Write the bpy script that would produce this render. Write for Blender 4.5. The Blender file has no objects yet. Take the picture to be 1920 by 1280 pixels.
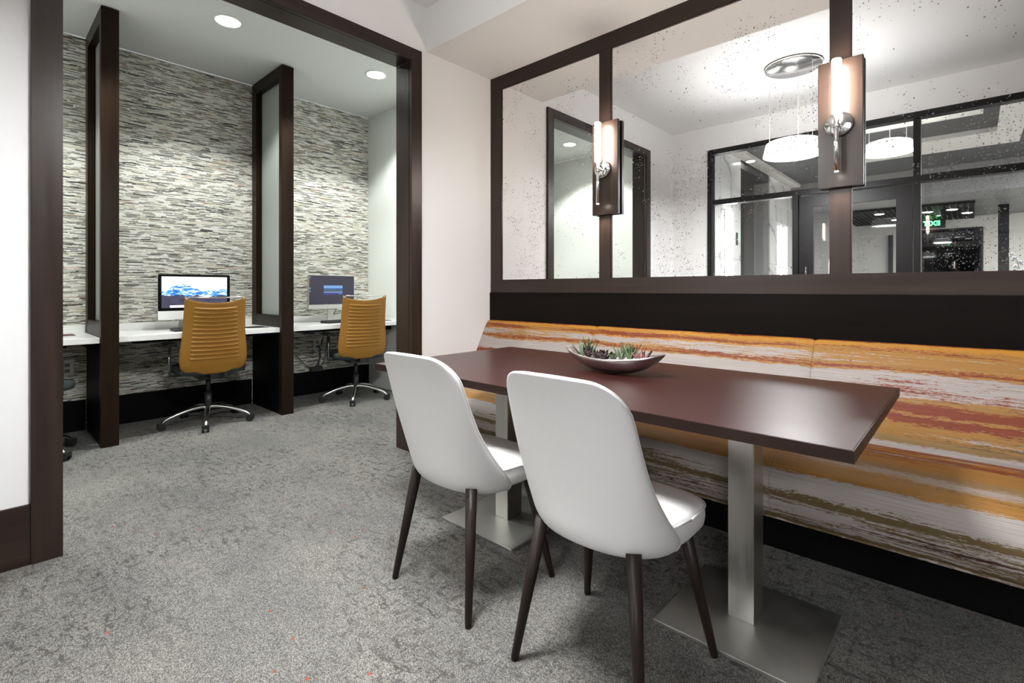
import bpy, bmesh, math, random
from mathutils import Vector, Matrix
C = bpy.context.scene.collection
PI = math.pi
sc = bpy.context.scene

# ------------------------------------------------------------------ camera, world, exposure
cam_d = bpy.data.cameras.new('camera')
cam = bpy.data.objects.new('camera', cam_d); C.objects.link(cam)
cam_d.sensor_width = 36.0
cam_d.lens = 934.6 / 1920 * 36.0
cam_d.shift_y = -(640 - 542.1) / 1920
cam_d.clip_start = 0.02
cam.location = (0, 0, 1.09)
cam.rotation_euler = (PI / 2, 0, math.radians(42.62))
sc.camera = cam
w = bpy.data.worlds.new('world'); sc.world = w; w.use_nodes = True
w.node_tree.nodes['Background'].inputs[0].default_value = (0.9, 0.95, 1.0, 1)
w.node_tree.nodes['Background'].inputs[1].default_value = 0.3
sc.view_settings.view_transform = 'Standard'
sc.view_settings.look = 'None'
sc.view_settings.exposure = 1.95
sc.view_settings.gamma = 1.0
sc.view_settings.use_curve_mapping = False
sc.cycles.max_bounces = 10
sc.cycles.diffuse_bounces = 5
sc.cycles.glossy_bounces = 6
sc.cycles.transparent_max_bounces = 16
sc.cycles.caustics_reflective = False
sc.cycles.caustics_refractive = False
sc.cycles.sample_clamp_indirect = 4.0
sc.cycles.use_denoising = True

def area(name, loc, sx, sy, power, color=(1, 1, 1), rot=(0, 0, 0)):
    l = bpy.data.lights.new(name, 'AREA'); l.shape = 'RECTANGLE'; l.size = sx; l.size_y = sy
    l.energy = power; l.color = color
    o = bpy.data.objects.new(name, l); o.location = loc; o.rotation_euler = rot; C.objects.link(o)
    return o
def spot(name, loc, power, angle, blend=0.3, r=0.05, color=(1, 1, 1), rot=(0, 0, 0)):
    l = bpy.data.lights.new(name, 'SPOT'); l.energy = power; l.spot_size = math.radians(angle)
    l.spot_blend = blend; l.shadow_soft_size = r; l.color = color
    o = bpy.data.objects.new(name, l); o.location = loc; o.rotation_euler = rot; C.objects.link(o)
    return o
WARM = (1.0, 0.93, 0.86); COOL = (0.96, 1.0, 0.965)
# fill lights added beyond the glazing, out of view, brightening lobby and room
area('lobby_fill', (2.3, -3.4, 2.9), 1.6, 3.0, 115, (0.97, 0.98, 1.0))
area('lobby_far_fill', (2.3, -7.0, 2.55), 1.2, 1.6, 22, (0.97, 0.98, 1.0))
for yy in (0.04, 1.27, 2.50):
    spot('cubicle_spot', (-3.98, yy, 3.015), 35, 124, 0.35, 0.04, COOL)

# ------------------------------------------------------------------ materials
def new_mat(name):
    m = bpy.data.materials.new(name); m.use_nodes = True
    nt = m.node_tree
    return m, nt, nt.nodes['Principled BSDF']
def N(nt, t, **kw):
    n = nt.nodes.new(t)
    for k, v in kw.items(): setattr(n, k, v)
    return n
def L(nt, a, b): nt.links.new(a, b)
def math_n(nt, op, a, b=None, c=None):
    n = N(nt, 'ShaderNodeMath', operation=op)
    for i, v in enumerate((a, b, c)):
        if v is None: continue
        if isinstance(v, (int, float)): n.inputs[i].default_value = v
        else: L(nt, v, n.inputs[i])
    return n.outputs[0]
def mixc(nt, f, a, b):
    n = N(nt, 'ShaderNodeMix', data_type='RGBA')
    if isinstance(f, (int, float)): n.inputs[0].default_value = f
    else: L(nt, f, n.inputs[0])
    for i, v in ((6, a), (7, b)):
        if isinstance(v, tuple): n.inputs[i].default_value = (v[0], v[1], v[2], 1)
        else: L(nt, v, n.inputs[i])
    return n.outputs[2]
def coords(nt, scale=(1, 1, 1), src='Object', rot=(0, 0, 0)):
    t = N(nt, 'ShaderNodeTexCoord'); mp = N(nt, 'ShaderNodeMapping')
    mp.inputs['Scale'].default_value = scale; mp.inputs['Rotation'].default_value = rot
    L(nt, t.outputs[src], mp.inputs[0]); return mp.outputs[0]
def noise(nt, vec, scale, detail=2.0, rough=0.5):
    n = N(nt, 'ShaderNodeTexNoise'); n.inputs['Scale'].default_value = scale
    n.inputs['Detail'].default_value = detail; n.inputs['Roughness'].default_value = rough
    L(nt, vec, n.inputs['Vector']); return n.outputs['Fac']
def ramp(nt, f, stops, interp='LINEAR'):
    r = N(nt, 'ShaderNodeValToRGB'); r.color_ramp.interpolation = interp
    e = r.color_ramp.elements
    while len(e) < len(stops): e.new(0.5)
    for el, (p, c) in zip(e, stops):
        el.position = p; el.color = (c[0], c[1], c[2], 1) if isinstance(c, tuple) else (c, c, c, 1)
    L(nt, f, r.inputs[0]); return r.outputs[0]
def bump(nt, bsdf, h, strength=0.3, dist=0.002):
    b = N(nt, 'ShaderNodeBump'); b.inputs['Strength'].default_value = strength
    b.inputs['Distance'].default_value = dist; L(nt, h, b.inputs['Height'])
    L(nt, b.outputs[0], bsdf.inputs['Normal'])

def plain(name, col, rough=0.5, metal=0.0, spec=0.5, var=0.04, nscale=8.0, coat=0.0):
    m, nt, b = new_mat(name)
    f = noise(nt, coords(nt), nscale, 3)
    lo = tuple(max(0, c * (1 - var)) for c in col); hi = tuple(min(1, c * (1 + var)) for c in col)
    L(nt, mixc(nt, f, lo, hi), b.inputs['Base Color'])
    b.inputs['Roughness'].default_value = rough; b.inputs['Metallic'].default_value = metal
    b.inputs['Specular IOR Level'].default_value = spec
    b.inputs['Coat Weight'].default_value = coat
    return m
def emit(name, col, strength):
    m, nt, b = new_mat(name)
    b.inputs['Base Color'].default_value = (0.8, 0.8, 0.8, 1)
    b.inputs['Emission Color'].default_value = (col[0], col[1], col[2], 1)
    b.inputs['Emission Strength'].default_value = strength
    return m
def wood(name, col, axis='Z', rough=0.33, var=0.5, spec=0.27, coat=0.0):
    m, nt, b = new_mat(name)
    s = {'Z': (26, 26, 1.2), 'X': (1.2, 26, 26), 'Y': (26, 1.2, 26)}[axis]
    f1 = noise(nt, coords(nt, s), 1.0, 5, 0.65)
    f2 = noise(nt, coords(nt, tuple(v * 0.18 for v in s)), 1.0, 2, 0.5)
    f = math_n(nt, 'MULTIPLY_ADD', f1, 0.6, math_n(nt, 'MULTIPLY', f2, 0.4))
    lo = tuple(c * (1 - var) for c in col); hi = tuple(c * (1 + var) for c in col)
    L(nt, ramp(nt, f, [(0.3, lo), (0.7, hi)]), b.inputs['Base Color'])
    L(nt, ramp(nt, f, [(0.2, rough * 0.85), (0.8, rough * 1.2)]), b.inputs['Roughness'])
    b.inputs['Specular IOR Level'].default_value = spec
    b.inputs['Coat Weight'].default_value = coat * 0.4; b.inputs['Coat Roughness'].default_value = 0.35
    bump(nt, b, f1, 0.08, 0.001)
    return m

M = {}
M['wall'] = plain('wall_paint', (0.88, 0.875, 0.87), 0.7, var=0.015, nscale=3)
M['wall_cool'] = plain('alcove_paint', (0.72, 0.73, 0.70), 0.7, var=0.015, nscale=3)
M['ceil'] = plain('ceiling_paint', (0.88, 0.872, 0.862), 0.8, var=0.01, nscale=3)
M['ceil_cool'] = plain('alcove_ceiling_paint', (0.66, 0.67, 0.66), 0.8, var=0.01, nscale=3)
ESP = (0.030, 0.0190, 0.0145)
M['wood_z'] = wood('espresso_wood_vertical', ESP, 'Z')
M['wood_x'] = wood('espresso_wood_long', ESP, 'X')
M['wood_y'] = wood('espresso_wood_cross', ESP, 'Y')
M['panel'] = wood('dark_panel_wood', (0.0060, 0.0042, 0.0036), 'X', 0.42, coat=0.0, spec=0.06)
M['partition'] = wood('partition_wood', (0.0135, 0.0068, 0.0036), 'Z', 0.36, coat=0.0, spec=0.12)
M['black'] = plain('black_laminate', (0.0025, 0.0025, 0.0025), 0.55, spec=0.08)
M['table'] = plain('mahogany_laminate', (0.034, 0.0085, 0.0075), 0.31, var=0.08, nscale=5, coat=0.0, spec=0.38)
M['table_edge'] = wood('mahogany_edge', (0.017, 0.0080, 0.0058), 'X', 0.42, spec=0.25, var=0.3, coat=0.0)
M['leather'] = plain('white_leather', (0.67, 0.655, 0.648), 0.42, var=0.02, nscale=40)
M['leather_seam'] = plain('white_piping', (0.58, 0.565, 0.56), 0.5)
M['leg'] = wood('chair_leg_wood', (0.017, 0.0100, 0.0085), 'Z', 0.4, spec=0.25, coat=0.0)
M['chrome'] = plain('polished_chrome', (0.82, 0.82, 0.83), 0.08, 1.0, var=0.01)
M['alu'] = plain('polished_aluminium', (0.75, 0.75, 0.75), 0.18, 1.0, var=0.02)
M['plastic'] = plain('black_plastic', (0.012, 0.012, 0.013), 0.4)
M['bezel'] = plain('bezel_black', (0.003, 0.003, 0.0035), 0.3, spec=0.15)
M['grey_fabric'] = plain('charcoal_fabric', (0.025, 0.032, 0.034), 0.9, nscale=200, var=0.3)
M['quartz'] = plain('white_quartz', (0.80, 0.80, 0.78), 0.25, var=0.02, nscale=60)
M['silver'] = plain('silver_plastic', (0.62, 0.62, 0.60), 0.35, 0.3)
M['frame_dark'] = plain('dark_storefront_metal', (0.009, 0.0085, 0.009), 0.38, 0.0, spec=0.25, var=0.1)
M['marble_grout'] = plain('marble_joint', (0.45, 0.45, 0.44), 0.6)
M['grey_dark'] = plain('lobby_dark_grey', (0.05, 0.05, 0.05), 0.5)
M['grey_mid'] = plain('lobby_mid_grey', (0.22, 0.22, 0.22), 0.5)
M['cream'] = plain('lobby_cream', (0.62, 0.60, 0.55), 0.6)
M['white_gloss'] = plain('white_shade', (0.8, 0.8, 0.8), 0.35)
M['mustard'] = None

# brushed steel
m, nt, b = new_mat('brushed_steel')
f = noise(nt, coords(nt, (240, 240, 3)), 1.0, 2, 0.5)
L(nt, ramp(nt, f, [(0.3, (0.50, 0.48, 0.45)), (0.7, (0.56, 0.54, 0.51))]), b.inputs['Base Color'])
b.inputs['Metallic'].default_value = 1.0
L(nt, ramp(nt, f, [(0.3, 0.28), (0.7, 0.38)]), b.inputs['Roughness'])
M['steel'] = m
m, nt, b = new_mat('brushed_plate_steel')
f = noise(nt, coords(nt, (2, 2, 2)), 4.0, 3, 0.6)
f2 = noise(nt, coords(nt), 7.0, 4, 0.6)
L(nt, ramp(nt, f2, [(0.3, (0.50, 0.50, 0.48)), (0.7, (0.58, 0.58, 0.56))]), b.inputs['Base Color'])
b.inputs['Metallic'].default_value = 1.0
L(nt, ramp(nt, f, [(0.3, 0.40), (0.7, 0.50)]), b.inputs['Roughness'])
M['plate'] = m
# pewter bowl
m, nt, b = new_mat('pewter')
f = noise(nt, coords(nt), 30, 2)
L(nt, mixc(nt, f, (0.46, 0.395, 0.385), (0.52, 0.455, 0.445)), b.inputs['Base Color'])
b.inputs['Metallic'].default_value = 1.0; b.inputs['Roughness'].default_value = 0.34
M['pewter'] = m

# mustard leather
m, nt, b = new_mat('mustard_leather')
f = noise(nt, coords(nt), 12, 3)
L(nt, mixc(nt, f, (0.27, 0.120, 0.009), (0.31, 0.145, 0.014)), b.inputs['Base Color'])
b.inputs['Roughness'].default_value = 0.45
bump(nt, b, noise(nt, coords(nt), 400, 2), 0.15, 0.0006)
M['mustard'] = m

# carpet
m, nt, b = new_mat('carpet_loop')
co = coords(nt)
def vor(nt, vec, scale, feature='F1'):
    v = N(nt, 'ShaderNodeTexVoronoi', feature=feature); v.inputs['Scale'].default_value = scale
    L(nt, vec, v.inputs['Vector']); return v
loops = vor(nt, coords(nt, (1.0, 1.5, 1.0), rot=(0, 0, 0.4)), 235)
sepc = N(nt, 'ShaderNodeSeparateColor'); L(nt, loops.outputs['Color'], sepc.inputs[0])
loopc = ramp(nt, loops.outputs['Distance'], [(0.0, 1.0), (0.45, 0.78), (0.9, 0.33)])
tone = ramp(nt, sepc.outputs[0], [(0.0, (0.165, 0.160, 0.151)), (0.5, (0.28, 0.273, 0.259)), (1.0, (0.42, 0.409, 0.388))])
big = noise(nt, coords(nt, (1.0, 1.6, 1)), 1.6, 4, 0.6)
tone2 = mixc(nt, ramp(nt, big, [(0.35, 0.0), (0.65, 1.0)]), (0.80, 0.80, 0.82), (1.08, 1.07, 1.03))
mul = N(nt, 'ShaderNodeMix', data_type='RGBA', blend_type='MULTIPLY'); mul.inputs[0].default_value = 1.0
L(nt, tone, mul.inputs[6]); L(nt, tone2, mul.inputs[7])
mul2 = N(nt, 'ShaderNodeMix', data_type='RGBA', blend_type='MULTIPLY'); mul2.inputs[0].default_value = 1.0
L(nt, mul.outputs[2], mul2.inputs[6]); L(nt, loopc, mul2.inputs[7])
# smudged dark threads: short strokes along both weave directions
s1 = noise(nt, coords(nt, (13, 36, 1)), 1.0, 5, 0.75)
s2 = noise(nt, coords(nt, (42, 15, 1)), 1.0, 5, 0.75)
patch = noise(nt, coords(nt), 1.3, 3, 0.55)
pm = ramp(nt, patch, [(0.38, 0.2), (0.58, 1.0)])
k1 = ramp(nt, s1, [(0.535, 0.0), (0.60, 1.0)])
k2 = ramp(nt, s2, [(0.55, 0.0), (0.61, 1.0)])
kk = math_n(nt, 'MULTIPLY', math_n(nt, 'MAXIMUM', k1, k2), pm)
kk = math_n(nt, 'MULTIPLY', kk, 0.78)
c2 = mixc(nt, kk, mul2.outputs[2], (0.05, 0.047, 0.043))
# orange flecks
dots = vor(nt, co, 10.5)
dsep = N(nt, 'ShaderNodeSeparateColor'); L(nt, dots.outputs['Color'], dsep.inputs[0])
dm = math_n(nt, 'MULTIPLY', math_n(nt, 'LESS_THAN', dots.outputs['Distance'], 0.062), math_n(nt, 'GREATER_THAN', dsep.outputs[0], 0.5))
c3 = mixc(nt, math_n(nt, 'MULTIPLY', dm, 0.8), c2, (0.38, 0.065, 0.02))
L(nt, c3, b.inputs['Base Color']); b.inputs['Roughness'].default_value = 0.95
b.inputs['Specular IOR Level'].default_value = 0.1
bump(nt, b, math_n(nt, 'SUBTRACT', 1.0, loops.outputs['Distance']), 0.7, 0.004)
M['carpet'] = m

# wallpaper with stacked strokes (flat print)
m, nt, b = new_mat('strata_wallpaper')
tc = N(nt, 'ShaderNodeTexCoord'); sx = N(nt, 'ShaderNodeSeparateXYZ'); L(nt, tc.outputs['Object'], sx.inputs[0])
def strokes(rowh, length, seed):
    wob = noise(nt, coords(nt, (1, 3, 0.6)), 2.2 + seed, 2)
    z = math_n(nt, 'MULTIPLY_ADD', wob, 0.02, sx.outputs[2])
    row = math_n(nt, 'FLOOR', math_n(nt, 'DIVIDE', z, rowh))
    wn = N(nt, 'ShaderNodeTexWhiteNoise', noise_dimensions='1D'); L(nt, math_n(nt, 'ADD', row, seed * 17.3), wn.inputs['W'])
    wl = math_n(nt, 'MULTIPLY_ADD', wn.outputs[0], length, length * 0.6)
    u = math_n(nt, 'ADD', math_n(nt, 'DIVIDE', sx.outputs[1], wl), math_n(nt, 'MULTIPLY', wn.outputs[0], 91.0))
    cell = math_n(nt, 'FLOOR', u)
    cv = N(nt, 'ShaderNodeCombineXYZ'); L(nt, row, cv.inputs[0]); L(nt, cell, cv.inputs[1]); cv.inputs[2].default_value = seed
    w2 = N(nt, 'ShaderNodeTexWhiteNoise', noise_dimensions='3D'); L(nt, cv.outputs[0], w2.inputs['Vector'])
    return w2
wA = strokes(0.0085, 0.06, 1.0)
wB = strokes(0.0058, 0.10, 2.0)
G = 'CONSTANT'
baseA = ramp(nt, wA.outputs[0], [(0.0, (0.22, 0.21, 0.185)), (0.12, (0.60, 0.59, 0.54)), (0.34, (0.36, 0.345, 0.30)), (0.50, (0.68, 0.67, 0.62)), (0.74, (0.46, 0.44, 0.38)), (0.90, (0.56, 0.52, 0.42))], G)
dk = ramp(nt, wB.outputs[0], [(0.0, 0.95), (0.115, 0.5), (0.19, 0.0)], G)
cc = mixc(nt, dk, baseA, (0.032, 0.030, 0.027))
acc = ramp(nt, wB.outputs[0], [(0.0, 0.0), (0.978, 0.0), (0.985, 1.0)], G)
sepw = N(nt, 'ShaderNodeSeparateColor'); L(nt, wB.outputs[1], sepw.inputs[0])
acol = mixc(nt, math_n(nt, 'GREATER_THAN', sepw.outputs[1], 0.5), (0.50, 0.22, 0.15), (0.52, 0.44, 0.22))
cc = mixc(nt, math_n(nt, 'MULTIPLY', acc, 0.75), cc, acol)
fine = noise(nt, coords(nt, (1, 60, 240)), 1.0, 3, 0.7)
mulw = N(nt, 'ShaderNodeMix', data_type='RGBA', blend_type='MULTIPLY'); mulw.inputs[0].default_value = 1.0
L(nt, cc, mulw.inputs[6]); L(nt, ramp(nt, fine, [(0.3, 0.78), (0.65, 1.2)]), mulw.inputs[7])
L(nt, mulw.outputs[2], b.inputs['Base Color']); b.inputs['Roughness'].default_value = 0.6
M['paper'] = m

# brush-stroke upholstery: colour bands over arc length (UV.y, metres) broken up along the length
m, nt, b = new_mat('brushstroke_upholstery')
tc = N(nt, 'ShaderNodeTexCoord'); su = N(nt, 'ShaderNodeSeparateXYZ'); L(nt, tc.outputs['UV'], su.inputs[0])
def uvn(su_x, su_y, scale=1.0, det=3, r=0.6, off=0.0):
    mp = N(nt, 'ShaderNodeMapping'); mp.inputs['Scale'].default_value = (su_x, su_y, 1); mp.inputs['Location'].default_value = (off, off * 1.7, 0)
    L(nt, tc.outputs['UV'], mp.inputs[0]); return noise(nt, mp.outputs[0], scale, det, r)
n1 = uvn(1.1, 9); n2 = uvn(16, 120, 1.0, 4, 0.75, 3.0); n3 = uvn(55, 330, 1.0, 2, 0.6, 7.0)
key = math_n(nt, 'ADD', su.outputs[1], math_n(nt, 'MULTIPLY', math_n(nt, 'SUBTRACT', n1, 0.5), 0.07))
key = math_n(nt, 'ADD', key, math_n(nt, 'MULTIPLY', math_n(nt, 'SUBTRACT', n2, 0.5), 0.055))
key = math_n(nt, 'ADD', key, math_n(nt, 'MULTIPLY', math_n(nt, 'SUBTRACT', n3, 0.5), 0.022))
key = math_n(nt, 'DIVIDE', key, 1.3)
OC = (0.30, 0.150, 0.040); RD = (0.180, 0.038, 0.014); PL = (0.335, 0.293, 0.275); OL = (0.115, 0.078, 0.034); BR = (0.05, 0.020, 0.011); TN = (0.24, 0.150, 0.066); OR = (0.40, 0.185, 0.028)
def band(k_, lst): return ramp(nt, k_, [(p / 1.3, c) for p, c in lst], 'CONSTANT')
bA = band(key, [(0, RD), (0.012, OR), (0.045, OC), (0.128, RD), (0.142, OC), (0.150, PL), (0.235, RD), (0.262, TN), (0.274, RD), (0.305, OC), (0.318, RD), (0.350, OC), (0.405, TN), (0.436, PL), (0.468, OR), (0.482, PL), (0.535, RD),
                (0.60, OC), (0.612, RD), (0.70, OC), (0.84, TN), (0.90, OC), (1.025, PL), (1.105, OL), (1.125, PL), (1.140, OL), (1.160, BR), (1.185, PL), (1.210, OL), (1.232, PL)])
bB = band(key, [(0, OR), (0.012, OC), (0.040, RD), (0.070, OR), (0.080, PL), (0.120, RD), (0.148, OC), (0.155, RD), (0.235, PL), (0.255, OC), (0.28, RD), (0.31, PL), (0.345, OL), (0.38, PL), (0.395, OL), (0.432, TN), (0.468, RD), (0.482, TN), (0.53, OC),
                (0.60, PL), (0.625, OR), (0.67, PL), (0.70, RD), (0.78, TN), (0.88, PL), (0.96, OL), (1.025, PL), (1.07, OL), (1.125, OL), (1.14, PL), (1.185, OL)])
cov = ramp(nt, key, [(0.0, 0.20), (0.045 / 1.3, 0.26), (0.085 / 1.3, 0.40), (0.125 / 1.3, 0.48), (0.160 / 1.3, 0.14), (0.21 / 1.3, 0.05), (0.27 / 1.3, 0.45), (0.37 / 1.3, 0.22), (0.40 / 1.3, 0.30), (0.45 / 1.3, 0.12), (0.55 / 1.3, 0.42), (0.68 / 1.3, 0.34), (0.98 / 1.3, 0.30), (1.04 / 1.3, 0.08), (1.08 / 1.3, 0.35), (1.16 / 1.3, 0.5)])
st = uvn(4.5, 130, 1.0, 5, 0.76, 11.0)
st2 = uvn(0.8, 7, 1, 2, 0.5, 20.)
sv = math_n(nt, 'ADD', math_n(nt, 'MULTIPLY_ADD', math_n(nt, 'SUBTRACT', st2, 0.5), 0.9, st), math_n(nt, 'MULTIPLY', math_n(nt, 'SUBTRACT', n3, 0.5), 0.34))
thrc = math_n(nt, 'MULTIPLY_ADD', cov, -0.42, 0.72)
pickB = math_n(nt, 'GREATER_THAN', sv, thrc)
c_ = mixc(nt, pickB, bA, bB)
lines = uvn(3, 420, 1.0, 1, 0.5)
mulu = N(nt, 'ShaderNodeMix', data_type='RGBA', blend_type='MULTIPLY'); mulu.inputs[0].default_value = 1.0
L(nt, c_, mulu.inputs[6]); L(nt, ramp(nt, lines, [(0.35, 0.80), (0.65, 1.06)]), mulu.inputs[7])
L(nt, mulu.outputs[2], b.inputs['Base Color']); b.inputs['Roughness'].default_value = 0.5
b.inputs['Specular IOR Level'].default_value = 0.22
M['fabric'] = m

# glass sheet, frosted glass, spotted mirror
def glass_mat(name, tint=(0.97, 0.98, 0.98)):
    m = bpy.data.materials.new(name); m.use_nodes = True; nt = m.node_tree; nt.nodes.clear()
    out = N(nt, 'ShaderNodeOutputMaterial'); mx = N(nt, 'ShaderNodeMixShader')
    tr = N(nt, 'ShaderNodeBsdfTransparent'); tr.inputs[0].default_value = (*tint, 1)
    gl = N(nt, 'ShaderNodeBsdfGlossy'); gl.inputs['Roughness'].default_value = 0.0
    fr = N(nt, 'ShaderNodeFresnel'); fr.inputs[0].default_value = 1.45
    L(nt, fr.outputs[0], mx.inputs[0]); L(nt, tr.outputs[0], mx.inputs[1]); L(nt, gl.outputs[0], mx.inputs[2])
    L(nt, mx.outputs[0], out.inputs[0]); return m
M['glass'] = glass_mat('clear_glass')
m, nt, b = new_mat('frosted_glass')
b.inputs['Base Color'].default_value = (0.42, 0.44, 0.42, 1); b.inputs['Roughness'].default_value = 0.35
b.inputs['Subsurface Weight'].default_value = 0.0
mx = N(nt, 'ShaderNodeMixShader'); tl = N(nt, 'ShaderNodeBsdfTranslucent'); tl.inputs[0].default_value = (0.5, 0.53, 0.51, 1)
mx.inputs[0].default_value = 0.4
outn = nt.nodes['Material Output']
L(nt, b.outputs[0], mx.inputs[1]); L(nt, tl.outputs[0], mx.inputs[2]); L(nt, mx.outputs[0], outn.inputs[0])
M['frost'] = m
m = bpy.data.materials.new('antique_mirror'); m.use_nodes = True; nt = m.node_tree; nt.nodes.clear()
out = N(nt, 'ShaderNodeOutputMaterial')
gl = N(nt, 'ShaderNodeBsdfGlossy'); gl.inputs['Roughness'].default_value = 0.0; gl.inputs[0].default_value = (0.93, 0.93, 0.925, 1)
df = N(nt, 'ShaderNodeBsdfDiffuse'); df.inputs[0].default_value = (0.12, 0.115, 0.11, 1)
dens = noise(nt, coords(nt, (1, 1, 0.8)), 3.0, 3, 0.6)
def specks(scale, rmax, lo, hi, wt):
    v = N(nt, 'ShaderNodeTexVoronoi'); v.inputs['Scale'].default_value = scale
    wv = N(nt, 'ShaderNodeTexNoise'); wv.inputs['Scale'].default_value = scale * 1.4
    tcn = N(nt, 'ShaderNodeTexCoord'); L(nt, tcn.outputs['Object'], wv.inputs['Vector'])
    va = N(nt, 'ShaderNodeVectorMath', operation='MULTIPLY_ADD')
    L(nt, wv.outputs['Color'], va.inputs[0]); va.inputs[1].default_value = (0.5 / scale,) * 3; L(nt, tcn.outputs['Object'], va.inputs[2])
    L(nt, va.outputs[0], v.inputs['Vector'])
    s = N(nt, 'ShaderNodeSeparateColor'); L(nt, v.outputs['Color'], s.inputs[0])
    r = math_n(nt, 'MULTIPLY', math_n(nt, 'POWER', s.outputs[0], 2.0), rmax)
    inside = math_n(nt, 'LESS_THAN', v.outputs['Distance'], r)
    thr = ramp(nt, dens, [(lo, 0.0), (hi, wt)])
    keep = math_n(nt, 'LESS_THAN', s.outputs[1], thr)
    return math_n(nt, 'MULTIPLY', inside, keep)
a1 = specks(95, 0.40, 0.50, 0.64, 0.9); a2 = specks(165, 0.52, 0.47, 0.62, 0.9); a3 = specks(46, 0.18, 0.40, 0.66, 0.5)
sp = math_n(nt, 'MAXIMUM', math_n(nt, 'MAXIMUM', a1, a2), a3)
mx = N(nt, 'ShaderNodeMixShader'); L(nt, math_n(nt, 'MULTIPLY', sp, 0.8), mx.inputs[0]); L(nt, gl.outputs[0], mx.inputs[1]); L(nt, df.outputs[0], mx.inputs[2])
L(nt, mx.outputs[0], out.inputs[0]); M['mirror'] = m

# marble
m, nt, b = new_mat('white_marble')
wv = N(nt, 'ShaderNodeTexWave'); wv.inputs['Scale'].default_value = 0.9; wv.inputs['Distortion'].default_value = 9.0; wv.inputs['Detail'].default_value = 4
L(nt, coords(nt, (1, 1, 1), rot=(0.6, 0.2, 0.3)), wv.inputs['Vector'])
L(nt, ramp(nt, wv.outputs['Fac'], [(0.0, (0.42, 0.42, 0.42)), (0.06, (0.68, 0.67, 0.65)), (1.0, (0.76, 0.75, 0.73))]), b.inputs['Base Color'])
b.inputs['Roughness'].default_value = 0.12
M['marble'] = m

M['pend_glow'] = emit('pendant_diffuser', (0.98, 0.99, 1.0), 44.0)
M['lamp_glow'] = emit('downlight_diffuser', (0.95, 1.0, 0.97), 9.0)
M['shade_glow'] = emit('lit_pendant_shade', (1.0, 0.99, 0.97), 0.22)
M['top_glow'] = emit('pendant_top_diffuser', (0.985, 0.99, 1.0), 16.0)
M['tube_glow'] = emit('sconce_tube_glow', (1.0, 0.88, 0.77), 34.0)
M['led'] = emit('led_line_glow', (1.0, 0.98, 0.95), 9.0)
M['exit_green'] = emit('exit_green_glow', (0.02, 1.0, 0.15), 2.5)

# screens (they give off light)
m, nt, b = new_mat('mountain_screen')
tc = N(nt, 'ShaderNodeTexCoord'); s = N(nt, 'ShaderNodeSeparateXYZ'); L(nt, tc.outputs['UV'], s.inputs[0])
u_, v_ = s.outputs[0], s.outputs[1]
def n1d(sc_, off, det=4):
    cx_ = N(nt, 'ShaderNodeCombineXYZ'); L(nt, u_, cx_.inputs[0]); cx_.inputs[1].default_value = off
    return noise(nt, cx_.outputs[0], sc_, det, 0.65)
pk = math_n(nt, 'MULTIPLY', math_n(nt, 'SUBTRACT', 1.0, math_n(nt, 'MINIMUM', math_n(nt, 'DIVIDE', math_n(nt, 'ABSOLUTE', math_n(nt, 'SUBTRACT', u_, 0.30)), 0.26), 1.0)), 0.22)
ridge = math_n(nt, 'ADD', math_n(nt, 'MULTIPLY_ADD', n1d(9, 0.4, 6), 0.34, 0.40), pk)
hill = math_n(nt, 'MULTIPLY_ADD', n1d(4.2, 5.1, 5), 0.36, 0.20)
rock = noise(nt, coords(nt, (6, 11, 1), 'UV'), 1.3, 6, 0.75)
mt = ramp(nt, rock, [(0.44, (0.02, 0.10, 0.42)), (0.52, (0.10, 0.42, 0.85)), (0.57, (0.9, 0.93, 1.0)), (0.7, (1.0, 0.98, 1.0))])
dkh = ramp(nt, rock, [(0.3, (0.012, 0.012, 0.03)), (0.7, (0.07, 0.07, 0.12))])
col = mixc(nt, math_n(nt, 'LESS_THAN', v_, ridge), (1.0, 1.0, 1.0), mt)
col = mixc(nt, math_n(nt, 'LESS_THAN', v_, hill), col, dkh)
dock = math_n(nt, 'MULTIPLY', math_n(nt, 'MULTIPLY', math_n(nt, 'LESS_THAN', v_, 0.085), math_n(nt, 'GREATER_THAN', v_, 0.012)), math_n(nt, 'MULTIPLY', math_n(nt, 'GREATER_THAN', u_, 0.12), math_n(nt, 'LESS_THAN', u_, 0.88)))
col = mixc(nt, dock, col, (0.85, 0.88, 0.95))
b.inputs['Base Color'].default_value = (0.01, 0.01, 0.01, 1); b.inputs['Roughness'].default_value = 0.2
L(nt, col, b.inputs['Emission Color']); b.inputs['Emission Strength'].default_value = 0.45
M['screen_mountain'] = m
m, nt, b = new_mat('login_screen')
tc = N(nt, 'ShaderNodeTexCoord'); s = N(nt, 'ShaderNodeSeparateXYZ'); L(nt, tc.outputs['UV'], s.inputs[0])
u_, v_ = s.outputs[0], s.outputs[1]
def rect(u0, u1, v0, v1):
    a = math_n(nt, 'MULTIPLY', math_n(nt, 'GREATER_THAN', u_, u0), math_n(nt, 'LESS_THAN', u_, u1))
    c = math_n(nt, 'MULTIPLY', math_n(nt, 'GREATER_THAN', v_, v0), math_n(nt, 'LESS_THAN', v_, v1))
    return math_n(nt, 'MULTIPLY', a, c)
city = noise(nt, coords(nt, (60, 40, 1), 'UV'), 1.0, 3, 0.7)
pic = ramp(nt, city, [(0.4, (0.01, 0.02, 0.05)), (0.6, (0.10, 0.15, 0.22))])
col = mixc(nt, rect(0.31, 0.73, 0.43, 0.66), (0.026, 0.024, 0.045), pic)
col = mixc(nt, rect(0.31, 0.73, 0.565, 0.66), col, (0.16, 0.32, 0.60))
col = mixc(nt, rect(0.31, 0.73, 0.53, 0.565), col, (0.02, 0.12, 0.35))
col = mixc(nt, rect(0.31, 0.73, 0.41, 0.435), col, (0.20, 0.38, 0.66))
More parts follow.
